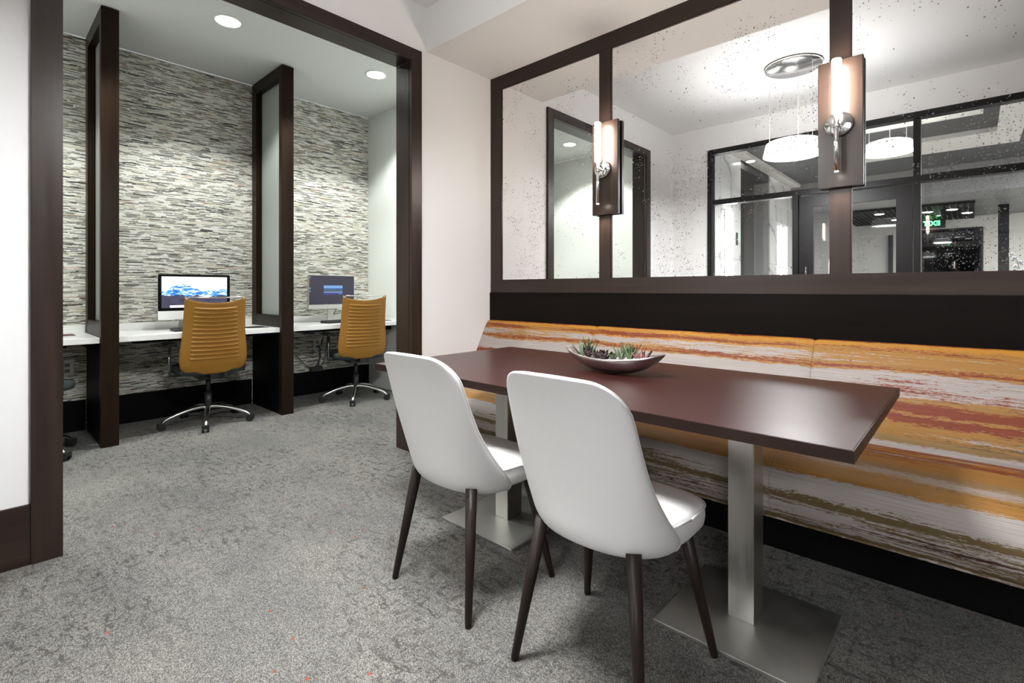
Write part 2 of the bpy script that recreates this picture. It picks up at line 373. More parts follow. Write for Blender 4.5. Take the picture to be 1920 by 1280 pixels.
col = mixc(nt, rect(0.31, 0.73, 0.33, 0.41), col, (0.03, 0.035, 0.17))
col = mixc(nt, rect(0.64, 0.71, 0.36, 0.38), col, (0.2, 0.25, 0.5))
for k, (vv, cc_) in enumerate([(0.95, (0.2, 0.3, 0.3)), (0.86, (0.2, 0.02, 0.04)), (0.77, (0.25, 0.03, 0.03)), (0.58, (0.2, 0.4, 0.6)), (0.48, (0.1, 0.3, 0.6))]):
    col = mixc(nt, rect(0.012, 0.032, vv - 0.045, vv), col, cc_)
for k in range(4): col = mixc(nt, rect(0.30 + 0.025 * k, 0.306 + 0.025 * k, 0.01, 0.025), col, (0.4, 0.4, 0.4))
b.inputs['Base Color'].default_value = (0.01, 0.01, 0.01, 1); b.inputs['Roughness'].default_value = 0.35
L(nt, col, b.inputs['Emission Color']); b.inputs['Emission Strength'].default_value = 0.33
M['screen_login'] = m
M['leaf_green'] = plain('agave_leaf', (0.075, 0.115, 0.050), 0.5, var=0.35, nscale=60)
M['leaf_pale'] = plain('pale_agave_leaf', (0.16, 0.20, 0.125), 0.5, var=0.3, nscale=60)
M['leaf_dark'] = plain('burgundy_leaf', (0.030, 0.014, 0.014), 0.4, var=0.35, nscale=60)
M['leaf_pink'] = plain('dusty_rose_leaf', (0.16, 0.060, 0.055), 0.5, var=0.25, nscale=60)
M['gravel'] = plain('white_gravel', (0.45, 0.43, 0.41), 0.8, var=0.3, nscale=90)
M['red_print'] = plain('red_print', (0.5, 0.05, 0.04), 0.6)

# ------------------------------------------------------------------ mesh helpers
def finish(bm, name, mat, parent=None, smooth=False, loc=None, bevel=0.0, segs=2):
    if bevel > 0:
        bmesh.ops.bevel(bm, geom=[e for e in bm.edges if e.calc_length() > bevel * 2.2], offset=bevel, segments=segs, affect='EDGES', clamp_overlap=True)
    bmesh.ops.recalc_face_normals(bm, faces=bm.faces)
    me = bpy.data.meshes.new(name); bm.to_mesh(me); bm.free()
    if mat is not None: me.materials.append(M[mat] if isinstance(mat, str) else mat)
    if smooth:
        for p in me.polygons: p.use_smooth = True
    o = bpy.data.objects.new(name, me); C.objects.link(o)
    if parent is not None: o.parent = parent
    if loc is not None: o.location = loc
    return o
def add_box(bm, x0, x1, y0, y1, z0, z1, mtx=None):
    vs = [bm.verts.new((x, y, z)) for x in (x0, x1) for y in (y0, y1) for z in (z0, z1)]
    if mtx is not None:
        for v in vs: v.co = mtx @ v.co
    for f in ((0, 1, 3, 2), (4, 6, 7, 5), (0, 4, 5, 1), (2, 3, 7, 6), (0, 2, 6, 4), (1, 5, 7, 3)):
        bm.faces.new([vs[i] for i in f])
def box(name, x0, x1, y0, y1, z0, z1, mat, parent=None, bevel=0.0, segs=2):
    """a box; coordinates are world coordinates also when parented (parents are never rotated here)"""
    bm = bmesh.new(); ox = oy = oz = 0
    if parent is not None: ox, oy, oz = parent.location
    cx_, cy_, cz_ = (x0 + x1) / 2, (y0 + y1) / 2, (z0 + z1) / 2
    add_box(bm, x0 - cx_, x1 - cx_, y0 - cy_, y1 - cy_, z0 - cz_, z1 - cz_)
    return finish(bm, name, mat, parent, loc=(cx_ - ox, cy_ - oy, cz_ - oz), bevel=bevel, segs=segs)
def add_rings(bm, rings, cap=True, closed=True):
    """rings: lists of points, all the same length"""
    R_ = [[bm.verts.new(p) for p in r] for r in rings]
    n = len(R_[0])
    for a, b_ in zip(R_[:-1], R_[1:]):
        for i in range(n if closed else n - 1):
            j = (i + 1) % n
            bm.faces.new((a[i], a[j], b_[j], b_[i]))
    if cap:
        bm.faces.new(list(reversed(R_[0]))); bm.faces.new(R_[-1])
    return R_
def add_cyl(bm, p0, p1, r0, r1=None, n=16):
    r1 = r0 if r1 is None else r1
    p0, p1 = Vector(p0), Vector(p1); d = (p1 - p0).normalized()
    a = d.orthogonal().normalized(); b_ = d.cross(a)
    rings = []
    for p, r in ((p0, r0), (p1, r1)):
        rings.append([p + a * (r * math.cos(2 * PI * k / n)) + b_ * (r * math.sin(2 * PI * k / n)) for k in range(n)])
    add_rings(bm, rings)
def add_tube(bm, pts, r, n=8, flat=1.0):
    pts = [Vector(p) for p in pts]; rings = []
    rr = r if isinstance(r, (list, tuple)) else [r] * len(pts)
    up = Vector((0, 0, 1))
    prev = None
    for i, p in enumerate(pts):
        d = (pts[min(i + 1, len(pts) - 1)] - pts[max(i - 1, 0)]).normalized()
        if prev is None:
            a = d.cross(up)
            a = a.normalized() if a.length > 0.1 else d.orthogonal().normalized()
        else:
            a = (prev - d * prev.dot(d)).normalized()
        prev = a
        b_ = d.cross(a)
        rings.append([p + a * (rr[i] * math.cos(2 * PI * k / n)) + b_ * (rr[i] * flat * math.sin(2 * PI * k / n)) for k in range(n)])
    add_rings(bm, rings)
def tube(name, pts, r, mat, parent=None, n=8):
    bm = bmesh.new(); add_tube(bm, pts, r, n); return finish(bm, name, mat, parent, smooth=True)
def smoothpath(pts, k=6):
    pts = [Vector(p) for p in pts]; out = []
    P_ = [pts[0]] + pts + [pts[-1]]
    for i in range(1, len(P_) - 2):
        for j in range(k):
            t = j / k; p0, p1, p2, p3 = P_[i - 1], P_[i], P_[i + 1], P_[i + 2]
            out.append(0.5 * ((2 * p1) + (p2 - p0) * t + (2 * p0 - 5 * p1 + 4 * p2 - p3) * t * t + (3 * p1 - p0 - 3 * p2 + p3) * t ** 3))
    out.append(pts[-1]); return out
def lathe(bm, prof, n=32, c=(0, 0, 0)):
    rings = [[(c[0] + r * math.cos(2 * PI * k / n), c[1] + r * math.sin(2 * PI * k / n), c[2] + z) for k in range(n)] for r, z in prof]
    add_rings(bm, rings)
def lerp_tab(tab, z):
    if z <= tab[0][0]: return tab[0][1]
    for (a, va), (b_, vb) in zip(tab[:-1], tab[1:]):
        if z <= b_: 
            t = (z - a) / (b_ - a); return va + (vb - va) * t
    return tab[-1][1]
def thing(name, label, cat, loc=(0, 0, 0), rotz=0.0, group=None):
    o = bpy.data.objects.new(name, None); C.objects.link(o); o.location = loc; o.rotation_euler = (0, 0, rotz)
    o.empty_display_size = 0.1
    o['label'] = label; o['category'] = cat
    if group: o['group'] = group
    return o
def tag(o, label, cat, group=None):
    o['label'] = label; o['category'] = cat
    if group: o['group'] = group
    return o
def struct(o, label=None, cat=None):
    o['kind'] = 'structure'
    if label: o['label'] = label
    if cat: o['category'] = cat
    return o
def dup(root, loc, rotz, label):
    r = root.copy(); C.objects.link(r); r.location = loc; r.rotation_euler = (0, 0, rotz); r['label'] = label
    for ch in list(root.children):
        c = ch.copy(); C.objects.link(c); c.parent = r
        for g in ch.children:
            d = g.copy(); C.objects.link(d); d.parent = c
    return r
def S(name, x0, x1, y0, y1, z0, z1, mat, label, cat, bevel=0.0):
    return struct(box(name, x0, x1, y0, y1, z0, z1, mat, bevel=bevel), label, cat)

# ------------------------------------------------------------------ the setting
WX = -2.754            # wall with the opening
MY = 2.7545            # mirror face
BY = -0.463            # glazed wall behind the camera
S('floor', -5.3, 3.6, -9.0, 3.3, -0.1, 0.0, 'carpet', 'grey speckled loop carpet with orange flecks', 'floor')
# wall with the wide opening to the computer alcove
wl = struct(box('wall_left', WX - 0.155, WX, -0.60, 0.236, 0, 3.04, 'wall'), 'white painted wall around the wide wood-cased opening', 'wall')
box('lintel', WX - 0.155, WX, 0.236, 2.006, 2.64, 3.04, 'wall', wl)
box('pier', WX - 0.155, WX, 2.006, 2.82, 0, 3.04, 'wall', wl)
S('wall_right', WX, 3.6, 2.775, 2.9, 0, 3.04, 'wall', 'wall behind the mirror and the banquette', 'wall')
wb = S('wall_rear', WX, -2.312, -0.60, BY, 0, 3.04, 'wall', 'white wall around the dark framed glazing, seen in the mirror', 'wall')
box('lintel', -2.312, 3.6, -0.60, BY, 2.742, 3.04, 'wall', wb)
S('wall_far_right', 3.5, 3.6, -9.0, 2.775, 0, 3.04, 'wall', 'plain white end wall right of the table', 'wall')
S('ceiling', WX, 3.6, -0.60, 2.9, 3.022, 3.12, 'ceil', 'raised white ceiling field above the table and chairs', 'ceiling')
S('trim_1', WX, 3.5, 2.128, 2.775, 2.722, 3.022, 'ceil', 'lowered white soffit running above the antique mirror', 'soffit')
# casing of the opening
cas = bpy.data.objects.new('trim_2', None); C.objects.link(cas); struct(cas, 'dark espresso wood casing around the computer alcove opening', 'door casing')
cf = WX + 0.022
box('casing_stile', WX - 0.005, cf, 0.162, 0.257, 0, 2.697, 'wood_z', cas, 0.002)
box('casing_stile', WX - 0.005, cf, 1.985, 2.070, 0, 2.697, 'wood_z', cas, 0.002)
box('casing_head', WX - 0.005, cf, 0.257, 1.985, 2.614, 2.697, 'wood_y', cas, 0.002)
box('jamb', WX - 0.165, WX - 0.02, 0.236, 0.25, 0, 2.62, 'wood_z', cas)
box('jamb', WX - 0.165, WX - 0.02, 1.992, 2.006, 0, 2.62, 'wood_z', cas)
box('head_jamb', WX - 0.165, WX - 0.02, 0.25, 1.992, 2.621, 2.64, 'wood_y', cas)
bb = S('baseboard_left', WX, WX + 0.014, BY, 0.162, 0, 0.238, 'wood_y', 'tall dark wood baseboard left of the opening', 'baseboard', 0.002)
S('baseboard_corner', WX, WX + 0.014, 2.07, 2.30, 0, 0.238, 'wood_y', 'tall dark wood baseboard between opening and banquette', 'baseboard')
# alcove
AX = -5.07
S('wall_alcove_back', AX - 0.1, AX, -0.62, 3.08, 0, 3.04, 'paper', 'alcove wall papered in grey stacked-strata pattern', 'wall')
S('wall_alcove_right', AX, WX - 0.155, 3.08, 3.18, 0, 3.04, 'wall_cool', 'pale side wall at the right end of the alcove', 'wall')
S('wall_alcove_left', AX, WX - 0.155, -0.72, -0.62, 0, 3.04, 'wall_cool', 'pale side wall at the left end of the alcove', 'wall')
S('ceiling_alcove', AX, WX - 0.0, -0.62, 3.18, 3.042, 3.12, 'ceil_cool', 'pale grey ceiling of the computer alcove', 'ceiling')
for y0, y1 in ((-0.62, 0.607), (0.703, 1.822), (1.926, 3.08)):
    o = box('baseboard_alcove', AX, AX + 0.016, y0, y1, 0, 0.234, 'black'); struct(o, None, 'baseboard')
    o['label'] = 'black baseboard under the desk, ' + {-0.62: 'left bay', 0.703: 'middle bay', 1.926: 'right bay'}[y0]

# cubicle partitions (frame of posts and rails round a frosted pane, solid below the desk)
def partition(y0, y1, label):
    t = thing('cubicle_partition', label, 'partition', (-4.38, (y0 + y1) / 2, 0), group='cubicle partitions in the computer alcove')
    yc = (y0 + y1) / 2
    box('front_post', -4.44, -4.38, y0, y1, 0, 3.035, 'partition', t, 0.002)
    box('rear_post', AX + 0.018, -4.95, y0, y1, 0.757, 3.035, 'partition', t, 0.002)
    box('top_rail', -4.95, -4.44, y0, y1, 2.93, 3.035, 'partition', t, 0.002)
    box('bottom_rail', -4.95, -4.44, y0, y1, 0.757, 0.86, 'partition', t, 0.002)
    box('lower_panel', AX + 0.018, -4.44, y0 + 0.006, y1 - 0.006, 0, 0.757, 'black', t)
    g = box('frosted_pane', -4.955, -4.435, yc - 0.005, yc + 0.005, 0.855, 2.935, 'frost', t)
    for s_ in (-1, 1):
        box('glazing_bead', -4.465, -4.44, yc + s_ * 0.018 - 0.006, yc + s_ * 0.018 + 0.006, 0.86, 2.93, 'partition', t)
        box('glazing_bead', -4.95, -4.925, yc + s_ * 0.018 - 0.006, yc + s_ * 0.018 + 0.006, 0.86, 2.93, 'partition', t)
    return t
partition(0.605, 0.705, 'near-black wood partition with frosted pane, left one beside the opening jamb')
partition(1.822, 1.926, 'dark brown wood partition with frosted pane between the two mustard chairs')

# alcove desks
def desk(y0, y1, label):
    t = thing('desk_counter', label, 'desk', (-4.7, (y0 + y1) / 2, 0.7), group='white desk counters in the alcove')
    box('countertop', AX + 0.002, -4.412, y0 + 0.002, y1 - 0.002, 0.717, 0.757, 'quartz', t, 0.002)
    box('backsplash', AX + 0.002, AX + 0.024, y0 + 0.002, y1 - 0.002, 0.757, 0.815, 'quartz', t, 0.002)
    box('support_rail', AX + 0.002, -4.60, y0 + 0.004, y0 + 0.03, 0.66, 0.717, 'black', t)
    box('support_rail', AX + 0.002, -4.60, y1 - 0.03, y1 - 0.004, 0.66, 0.717, 'black', t)
    box('keyboard_bracket', -4.62, -4.52, (y0 + y1) / 2 - 0.45, (y0 + y1) / 2 + 0.45, 0.69, 0.717, 'black', t)
desk(-0.62, 0.605, 'white counter in the left bay, mostly hidden by the dark jamb')
desk(0.705, 1.822, 'white counter in the middle bay holding the mountain-picture computer')
desk(1.926, 3.08, 'white counter in the right bay holding the dark-screen monitor')

# recessed downlights
def downlight(loc, label, r=0.082):
    t = thing('recessed_downlight', label, 'ceiling light', loc, group='round recessed downlights in the alcove ceiling')
    bm = bmesh.new(); n = 32
    prof = [(r + 0.014, 0.0), (r + 0.014, -0.006), (r, -0.006), (r - 0.004, 0.0)]
    rings = [[(q * math.cos(2 * PI * k / n), q * math.sin(2 * PI * k / n), z) for k in range(n)] for q, z in prof]
    add_rings(bm, rings, cap=False)
    finish(bm, 'trim_ring', 'white_gloss', t, True)
    bm = bmesh.new(); lathe(bm, [(r - 0.004, -0.004), (r - 0.004, -0.0045)], 32); finish(bm, 'diffuser', 'lamp_glow', t)
    return t
downlight((-3.98, 1.27, 3.042), 'round downlight above the middle bay, left of the two bright ones')
downlight((-3.98, 2.50, 3.042), 'round downlight above the right bay, beside the casing corner')
downlight((-3.98, 0.04, 3.042), 'round downlight above the left bay, hidden behind the casing')

# ------------------------------------------------------------------ mirror wall
mir = thing('framed_wall_mirror', 'long speckled antique mirror in a dark wood frame above the banquette', 'mirror', (0, 2.76, 1.06))
F0, F1, B0 = 2.7445, 2.7745, WX
XR = 3.45
box('frame_rail', B0, XR, F0, F1, 2.621, 2.722, 'wood_x', mir, 0.002)
box('frame_rail', B0, XR, F0, F1, 1.066, 1.158, 'wood_x', mir, 0.002)
box('frame_stile', B0, -2.640, F0 + 0.0005, F1, 1.158, 2.621, 'wood_z', mir, 0.002)
mull = [(-1.76, -1.677), (-0.486, -0.407), (0.79, 0.87), (2.06, 2.14)]
for a, b_ in mull: box('mullion', a, b_, F0, F1, 1.158, 2.621, 'wood_z', mir, 0.002)
xs = [-2.640] + [v for ab in mull for v in ab] + [XR]
for k in range(0, len(xs) - 1, 2):
    box('mirror_pane', xs[k] + 0.004, xs[k + 1] - 0.004, MY, MY + 0.006, 1.162, 2.617, 'mirror', mir)
    for za, zb in ((1.158, 1.163), (2.616, 2.621)):
        box('inner_bead', xs[k], xs[k + 1], F0 + 0.004, MY + 0.004, za, zb, 'wood_x', mir)
    for xa in (xs[k], xs[k + 1] - 0.005):
        box('inner_bead', xa, xa + 0.005, F0 + 0.004, MY + 0.004, 1.163, 2.616, 'wood_z', mir)
S('trim_3', WX, 3.45, 2.735, 2.775, 0.0, 1.066, 'panel', 'flat near-black wood panel between banquette back and mirror', 'wall panel', 0.002)

# wall sconces
def sconce(xc, xp0, xp1, label):
    t = thing('wall_sconce', label, 'wall light', (xc, 2.74, 1.85), group='tube wall sconces on the mirror frame')
    box('backplate', xp0, xp1, 2.716, 2.7445, 1.563, 2.150, 'wood_z', t, 0.0025)
    def loc(bm, name, mat, smooth=True): return finish(bm, name, mat, t, smooth)
    yr = 2.655 - 2.74
    bm = bmesh.new(); n = 40
    rings = [[(0.056 * q * math.cos(2 * PI * k / n), y_, 0.056 * q * math.sin(2 * PI * k / n)) for k in range(n)] for q, y_ in ((1, -0.0245), (1, -0.036), (0.95, -0.040), (0.05, -0.040))]
    add_rings(bm, rings); o = loc(bm, 'round_canopy', 'chrome'); 
    bm = bmesh.new()
    add_cyl(bm, (0.006, -0.038, -0.012), (0.006, yr, -0.012), 0.007)
    add_cyl(bm, (-0.006, yr, -0.02), (0.012, yr, -0.02), 0.004)
    loc(bm, 'arm', 'chrome')
    bm = bmesh.new(); add_cyl(bm, (0, yr, -0.225), (0, yr, 0.035), 0.0105, n=24); loc(bm, 'rod', 'chrome')
    bm = bmesh.new(); add_cyl(bm, (0, yr, -0.028), (0, yr, -0.018), 0.0135, n=24); loc(bm, 'collar', 'chrome')
    bm = bmesh.new(); lathe(bm, [(0.012, 0.035), (0.0185, 0.038), (0.0195, 0.06), (0.0195, 0.275), (0.017, 0.281), (0.004, 0.283)], 24, (0, yr, 0)); loc(bm, 'glowing_tube', 'tube_glow')
    bm = bmesh.new(); add_cyl(bm, (0, yr, -0.228), (0, yr, -0.2255), 0.008); loc(bm, 'lower_lens', 'tube_glow')
    spot('sconce_down_spot', (xc, 2.655, 1.615), 1.6, 110, 0.6, 0.008, (1, 0.85, 0.7))
sconce(-1.715, -1.796, -1.609, 'chrome sconce with glowing tube on the left mullion of the mirror')
sconce(-0.447, -0.532, -0.355, 'chrome sconce with glowing tube on the right mullion, nearest the viewer')

# ------------------------------------------------------------------ banquette
BACK = [(2.732, 0.855), (2.716, 0.852), (2.700, 0.835), (2.672, 0.790), (2.640, 0.73), (2.605, 0.665), (2.575, 0.60), (2.552, 0.53), (2.543, 0.47), (2.56, 0.425)]
SEAT = [(2.56, 0.415), (2.535, 0.445), (2.47, 0.462), (2.32, 0.472), (2.16, 0.470), (2.06, 0.458), (2.005, 0.430), (1.978, 0.385), (1.978, 0.33), (1.99, 0.285), (2.012, 0.252), (2.05, 0.245)]
def arc(prof, v0):
    pts = smoothpath([(0, y, z) for y, z in prof], 4); v = [v0]
    for a, b_ in zip(pts[:-1], pts[1:]): v.append(v[-1] + (b_ - a).length)
    return pts, v
def upholstery(name, prof, v0, x0, x1, close, parent, roll=0.0012):
    pts, vv = arc(prof, v0)
    nx = 14
    bm = bmesh.new(); uvl = bm.loops.layers.uv.new('uv')
    cols = []; xx = []
    W_ = x1 - x0
    cyc = sum(p.y for p in pts) / len(pts); czc = sum(p.z for p in pts) / len(pts)
    for i in range(nx + 1):
        t = i / nx
        x = x0 + W_ * (0.5 - 0.5 * math.cos(PI * t)) if 0 < i < nx else (x0 if i == 0 else x1)
        e = min(x - x0, x1 - x)
        pull = roll * max(0, 1 - e / (roll * 4)) ** 2      # roll in at the seams
        col = []
        for k, p in enumerate(pts):
            dy, dz = p.y - close[0], p.z - close[1]; l = math.hypot(dy, dz) + 1e-6
            col.append(bm.verts.new((x, p.y - dy / l * pull - (0 if pull == 0 else 0), p.z - dz / l * pull)))
        # closing points inside/back
        cols.append(col); xx.append(x)
    for i in range(nx):
        for k in range(len(pts) - 1):
            f = bm.faces.new((cols[i][k], cols[i + 1][k], cols[i + 1][k + 1], cols[i][k + 1]))
            for lp, (a, b2) in zip(f.loops, ((i, k), (i + 1, k), (i + 1, k + 1), (i, k + 1))):
                lp[uvl].uv = (xx[a] + 5, vv[b2])
        f = bm.faces.new((cols[i][0], cols[i][-1], cols[i + 1][-1], cols[i + 1][0]))
        for lp in f.loops: lp[uvl].uv = (xx[i] + 5, vv[0])
    for c_ in (cols[0], cols[-1]):
        f = bm.faces.new([bm.verts.new(v_.co) for v_ in c_])
        for lp in f.loops: lp[uvl].uv = (xx[0] + 5, vv[0])
    for f in bm.faces:
        pass
    o = finish(bm, name, 'fabric', parent, True)
    o.location = (-parent.location[0], -parent.location[1], -parent.location[2])
    return o, vv[-1]
bench = thing('banquette_bench', 'long built-in banquette in orange, rust and cream brushstroke fabric', 'bench', (0.3, 2.4, 0))
seams = [WX + 0.002, -1.765, -0.545, 0.68, 1.90]
vend = 0
for a, b_ in zip(seams[:-1], seams[1:]):
    o, vend = upholstery('backrest_cushion', BACK + [(2.732, 0.425)], 0.0, a + 0.0005, b_ - 0.0005, (2.70, 0.62), bench, 0.006)
for a, b_ in zip(seams[:-1], seams[1:]):
    upholstery('seat_cushion', SEAT + [(2.45, 0.245), (2.60, 0.245), (2.72, 0.30), (2.72, 0.41)], 0.455, a + 0.0005, b_ - 0.0005, (2.35, 0.36), bench)
box('plinth', WX + 0.002, 1.88, 2.30, 2.70, 0.0, 0.243, 'black', bench)

# ------------------------------------------------------------------ table
tb = thing('dining_table', 'long dark mahogany table on two brushed steel pedestals', 'table', (-1.096, 1.714, 0))
TX0, TX1, TY0, TY1 = -2.012, -0.18, 1.257, 2.171
box('tabletop', TX0 + 0.003, TX1 - 0.003, TY0 + 0.003, TY1 - 0.003, 0.722, 0.75, 'table', tb, 0.001)
for a in ((TX0, TX1, TY0, TY0 + 0.003), (TX0, TX1, TY1 - 0.003, TY1), (TX0, TX0 + 0.003, TY0 + 0.003, TY1 - 0.003), (TX1 - 0.003, TX1, TY0 + 0.003, TY1 - 0.003)):
    box('edge_band', *a, 0.722, 0.7495, 'table_edge', tb)
for xc in (-0.552, -1.632):
    x = xc
    col = box('pedestal_column', x - 0.040, x + 0.040, 1.700, 1.800, 0.012, 0.722 - 0.006, 'steel', tb, 0.002)
    box('base_plate', (-0.767 if xc > -1 else -1.845), (-0.3125 if xc > -1 else -1.398), 1.515, 1.953, 0.0, 0.012, 'plate', tb, 0.002)
    box('mounting_plate', x - 0.16, x + 0.16, 1.59, 1.91, 0.716, 0.722, 'black', tb)

# ------------------------------------------------------------------ upholstered side chairs
def shell_surface(zs, nu, inset, lift):
    YB = [(0.383, 1.150), (0.392, 1.126), (0.41, 1.106), (0.44, 1.093), (0.50, 1.082), (0.60, 1.060), (0.70, 1.035), (0.80, 1.008), (0.87, 0.985)]
    YE = [(0.383, 1.275), (0.42, 1.272), (0.45, 1.250), (0.50, 1.203), (0.56, 1.158), (0.63, 1.118), (0.70, 1.090), (0.78, 1.062), (0.84, 1.035), (0.87, 1.012)]
    rows = []
    for z in zs:
        yb, ye = lerp_tab(YB, z) - 1.29, lerp_tab(YE, z) - 1.29
        W = lerp_tab([(0.383, 0.180), (0.392, 0.203), (0.41, 0.219), (0.44, 0.226), (0.48, 0.224), (0.60, 0.211), (0.80, 0.199), (0.87, 0.194)], z)
        if z > 0.775:
            q = (z - 0.775) / 0.0955; q = min(q, 0.9999)
            W = W * (0.60 + 0.40 * math.sqrt(1 - q ** 2.3))
            ye = yb + (ye - yb) * (W / 0.196) ** 2
        row = []
        for i in range(nu + 1):
            u = -1 + 2 * i / nu
            a = u * PI / 2
            x = (W - inset * 0.9) * math.sin(a)
            y = yb + (ye - yb) * (1 - math.cos(a)) ** 1.15 + inset
            zz = z - 0.004 * u * u + lift
            row.append((x, y, zz))
        rows.append(row)
    return rows
def make_side_chair(label, loc):
    t = thing('dining_chair', label, 'chair', loc, group='white upholstered chairs at the table')
    nu = 26
    zs = [0.383, 0.387, 0.394, 0.405, 0.42, 0.44, 0.47, 0.50, 0.54, 0.58, 0.62, 0.66, 0.70, 0.74, 0.77, 0.795, 0.815, 0.832, 0.845, 0.855, 0.862, 0.867, 0.870]
    outer = shell_surface(zs, nu, 0.0, 0); inner = shell_surface(zs, nu, 0.034, -0.006)
    bm = bmesh.new()
    A = [[bm.verts.new(p) for p in r] for r in outer]; B = [[bm.verts.new(p) for p in r] for r in inner]
    n = len(zs)
    for j in range(n - 1):
        for i in range(nu):
            bm.faces.new((A[j][i], A[j][i + 1], A[j + 1][i + 1], A[j + 1][i]))
            bm.faces.new((B[j][i], B[j + 1][i], B[j + 1][i + 1], B[j][i + 1]))
    # puffed rim: middle ring between outer and inner border
    def border(G_):
        return [G_[0][i] for i in range(nu + 1)] + [G_[j][nu] for j in range(1, n)] + [G_[n - 1][i] for i in range(nu - 1, -1, -1)] + [G_[j][0] for j in range(n - 2, 0, -1)]
    ba, bb_ = border(A), border(B)
    cen = Vector((0, 1.12 - 1.29, 0.62))
    mid = []
    for p, q in zip(ba, bb_):
        mco = (p.co + q.co) / 2; d = (mco - cen); d.y *= 0.5; d.normalize()
        mid.append(bm.verts.new(mco + d * 0.009))
    K = len(ba)
    for i in range(K):
        j = (i + 1) % K
        bm.faces.new((ba[i], ba[j], mid[j], mid[i])); bm.faces.new((mid[i], mid[j], bb_[j], bb_[i]))
    pipe = [ (ba[i].co * 0.72 + mid[i].co * 0.28) for i in range(nu + 2, K - 1)]
    o = finish(bm, 'backrest', 'leather', t, True)
    md = o.modifiers.new('sub', 'SUBSURF'); md.levels = 1; md.render_levels = 1
    bm = bmesh.new(); add_tube(bm, [p + Vector((0, -0.0005, 0)) for p in pipe], 0.0016, 6); finish(bm, 'edge_seam', 'leather_seam', o, True)
    # seat pad
    def outline(sc_x, sc_y, z, n=48):
        pts = []
        for k in range(n):
            a = 2 * PI * k / n; ca, sa = math.cos(a), math.sin(a)
            e = 2 / 4.2
            x = math.copysign(abs(ca) ** e, ca) * 0.231; y = math.copysign(abs(sa) ** e, sa) * 0.215
            yy = 1.318 + y * 0.86 * sc_y
            q_ = min(1.0, max(0.0, (yy - 1.16) / 0.13)); taper = 0.80 + 0.20 * q_ * q_ * (3 - 2 * q_)
            frontz = -0.006 * max(0, (y - 0.10) / 0.115)
            pts.append((x * sc_x * taper, yy - 1.29, z + frontz))
        return pts
    rings = [outline(0.80, 0.80, 0.398), outline(0.93, 0.94, 0.402), outline(0.985, 0.985, 0.418), outline(1.0, 1.0, 0.44), outline(0.995, 0.995, 0.462),
             outline(0.982, 0.982, 0.472), outline(0.93, 0.93, 0.480), outline(0.80, 0.80, 0.486), outline(0.5, 0.5, 0.490), outline(0.1, 0.1, 0.491)]
    bm = bmesh.new(); add_rings(bm, rings); so = finish(bm, 'seat', 'leather', t, True)
    bm = bmesh.new(); ring = outline(0.996, 0.996, 0.468); ring = ring + ring[:1]
    add_tube(bm, ring, 0.003, 6); finish(bm, 'seat_piping', 'leather_seam', so, True)
    for sx_, top, foot in ((-1, (0.150, 1.150), (0.205, 1.086)), (1, (0.150, 1.150), (0.205, 1.086)), (-1, (0.160, 1.42), (0.226, 1.495)), (1, (0.160, 1.42), (0.226, 1.495))):
        bm = bmesh.new()
        add_tube(bm, [(sx_ * foot[0], foot[1] - 1.29, 0.0), (sx_ * (foot[0] - 0.001), foot[1] - 1.29, 0.004), (sx_ * (top[0] * .5 + foot[0] * .5), (top[1] + foot[1]) / 2 - 1.29, 0.205), (sx_ * top[0], top[1] - 1.29, 0.415)], [0.0095, 0.0115, 0.0165, 0.0205], 20)
        finish(bm, 'leg', 'leg', t, True)
    return t
c1 = make_side_chair('white leather chair at the left half of the table, farther from the viewer', (-1.395, 1.29, 0))
c2 = dup(c1, (-0.785, 1.29, 0), 0, 'white leather chair nearest the viewer, by the right pedestal')

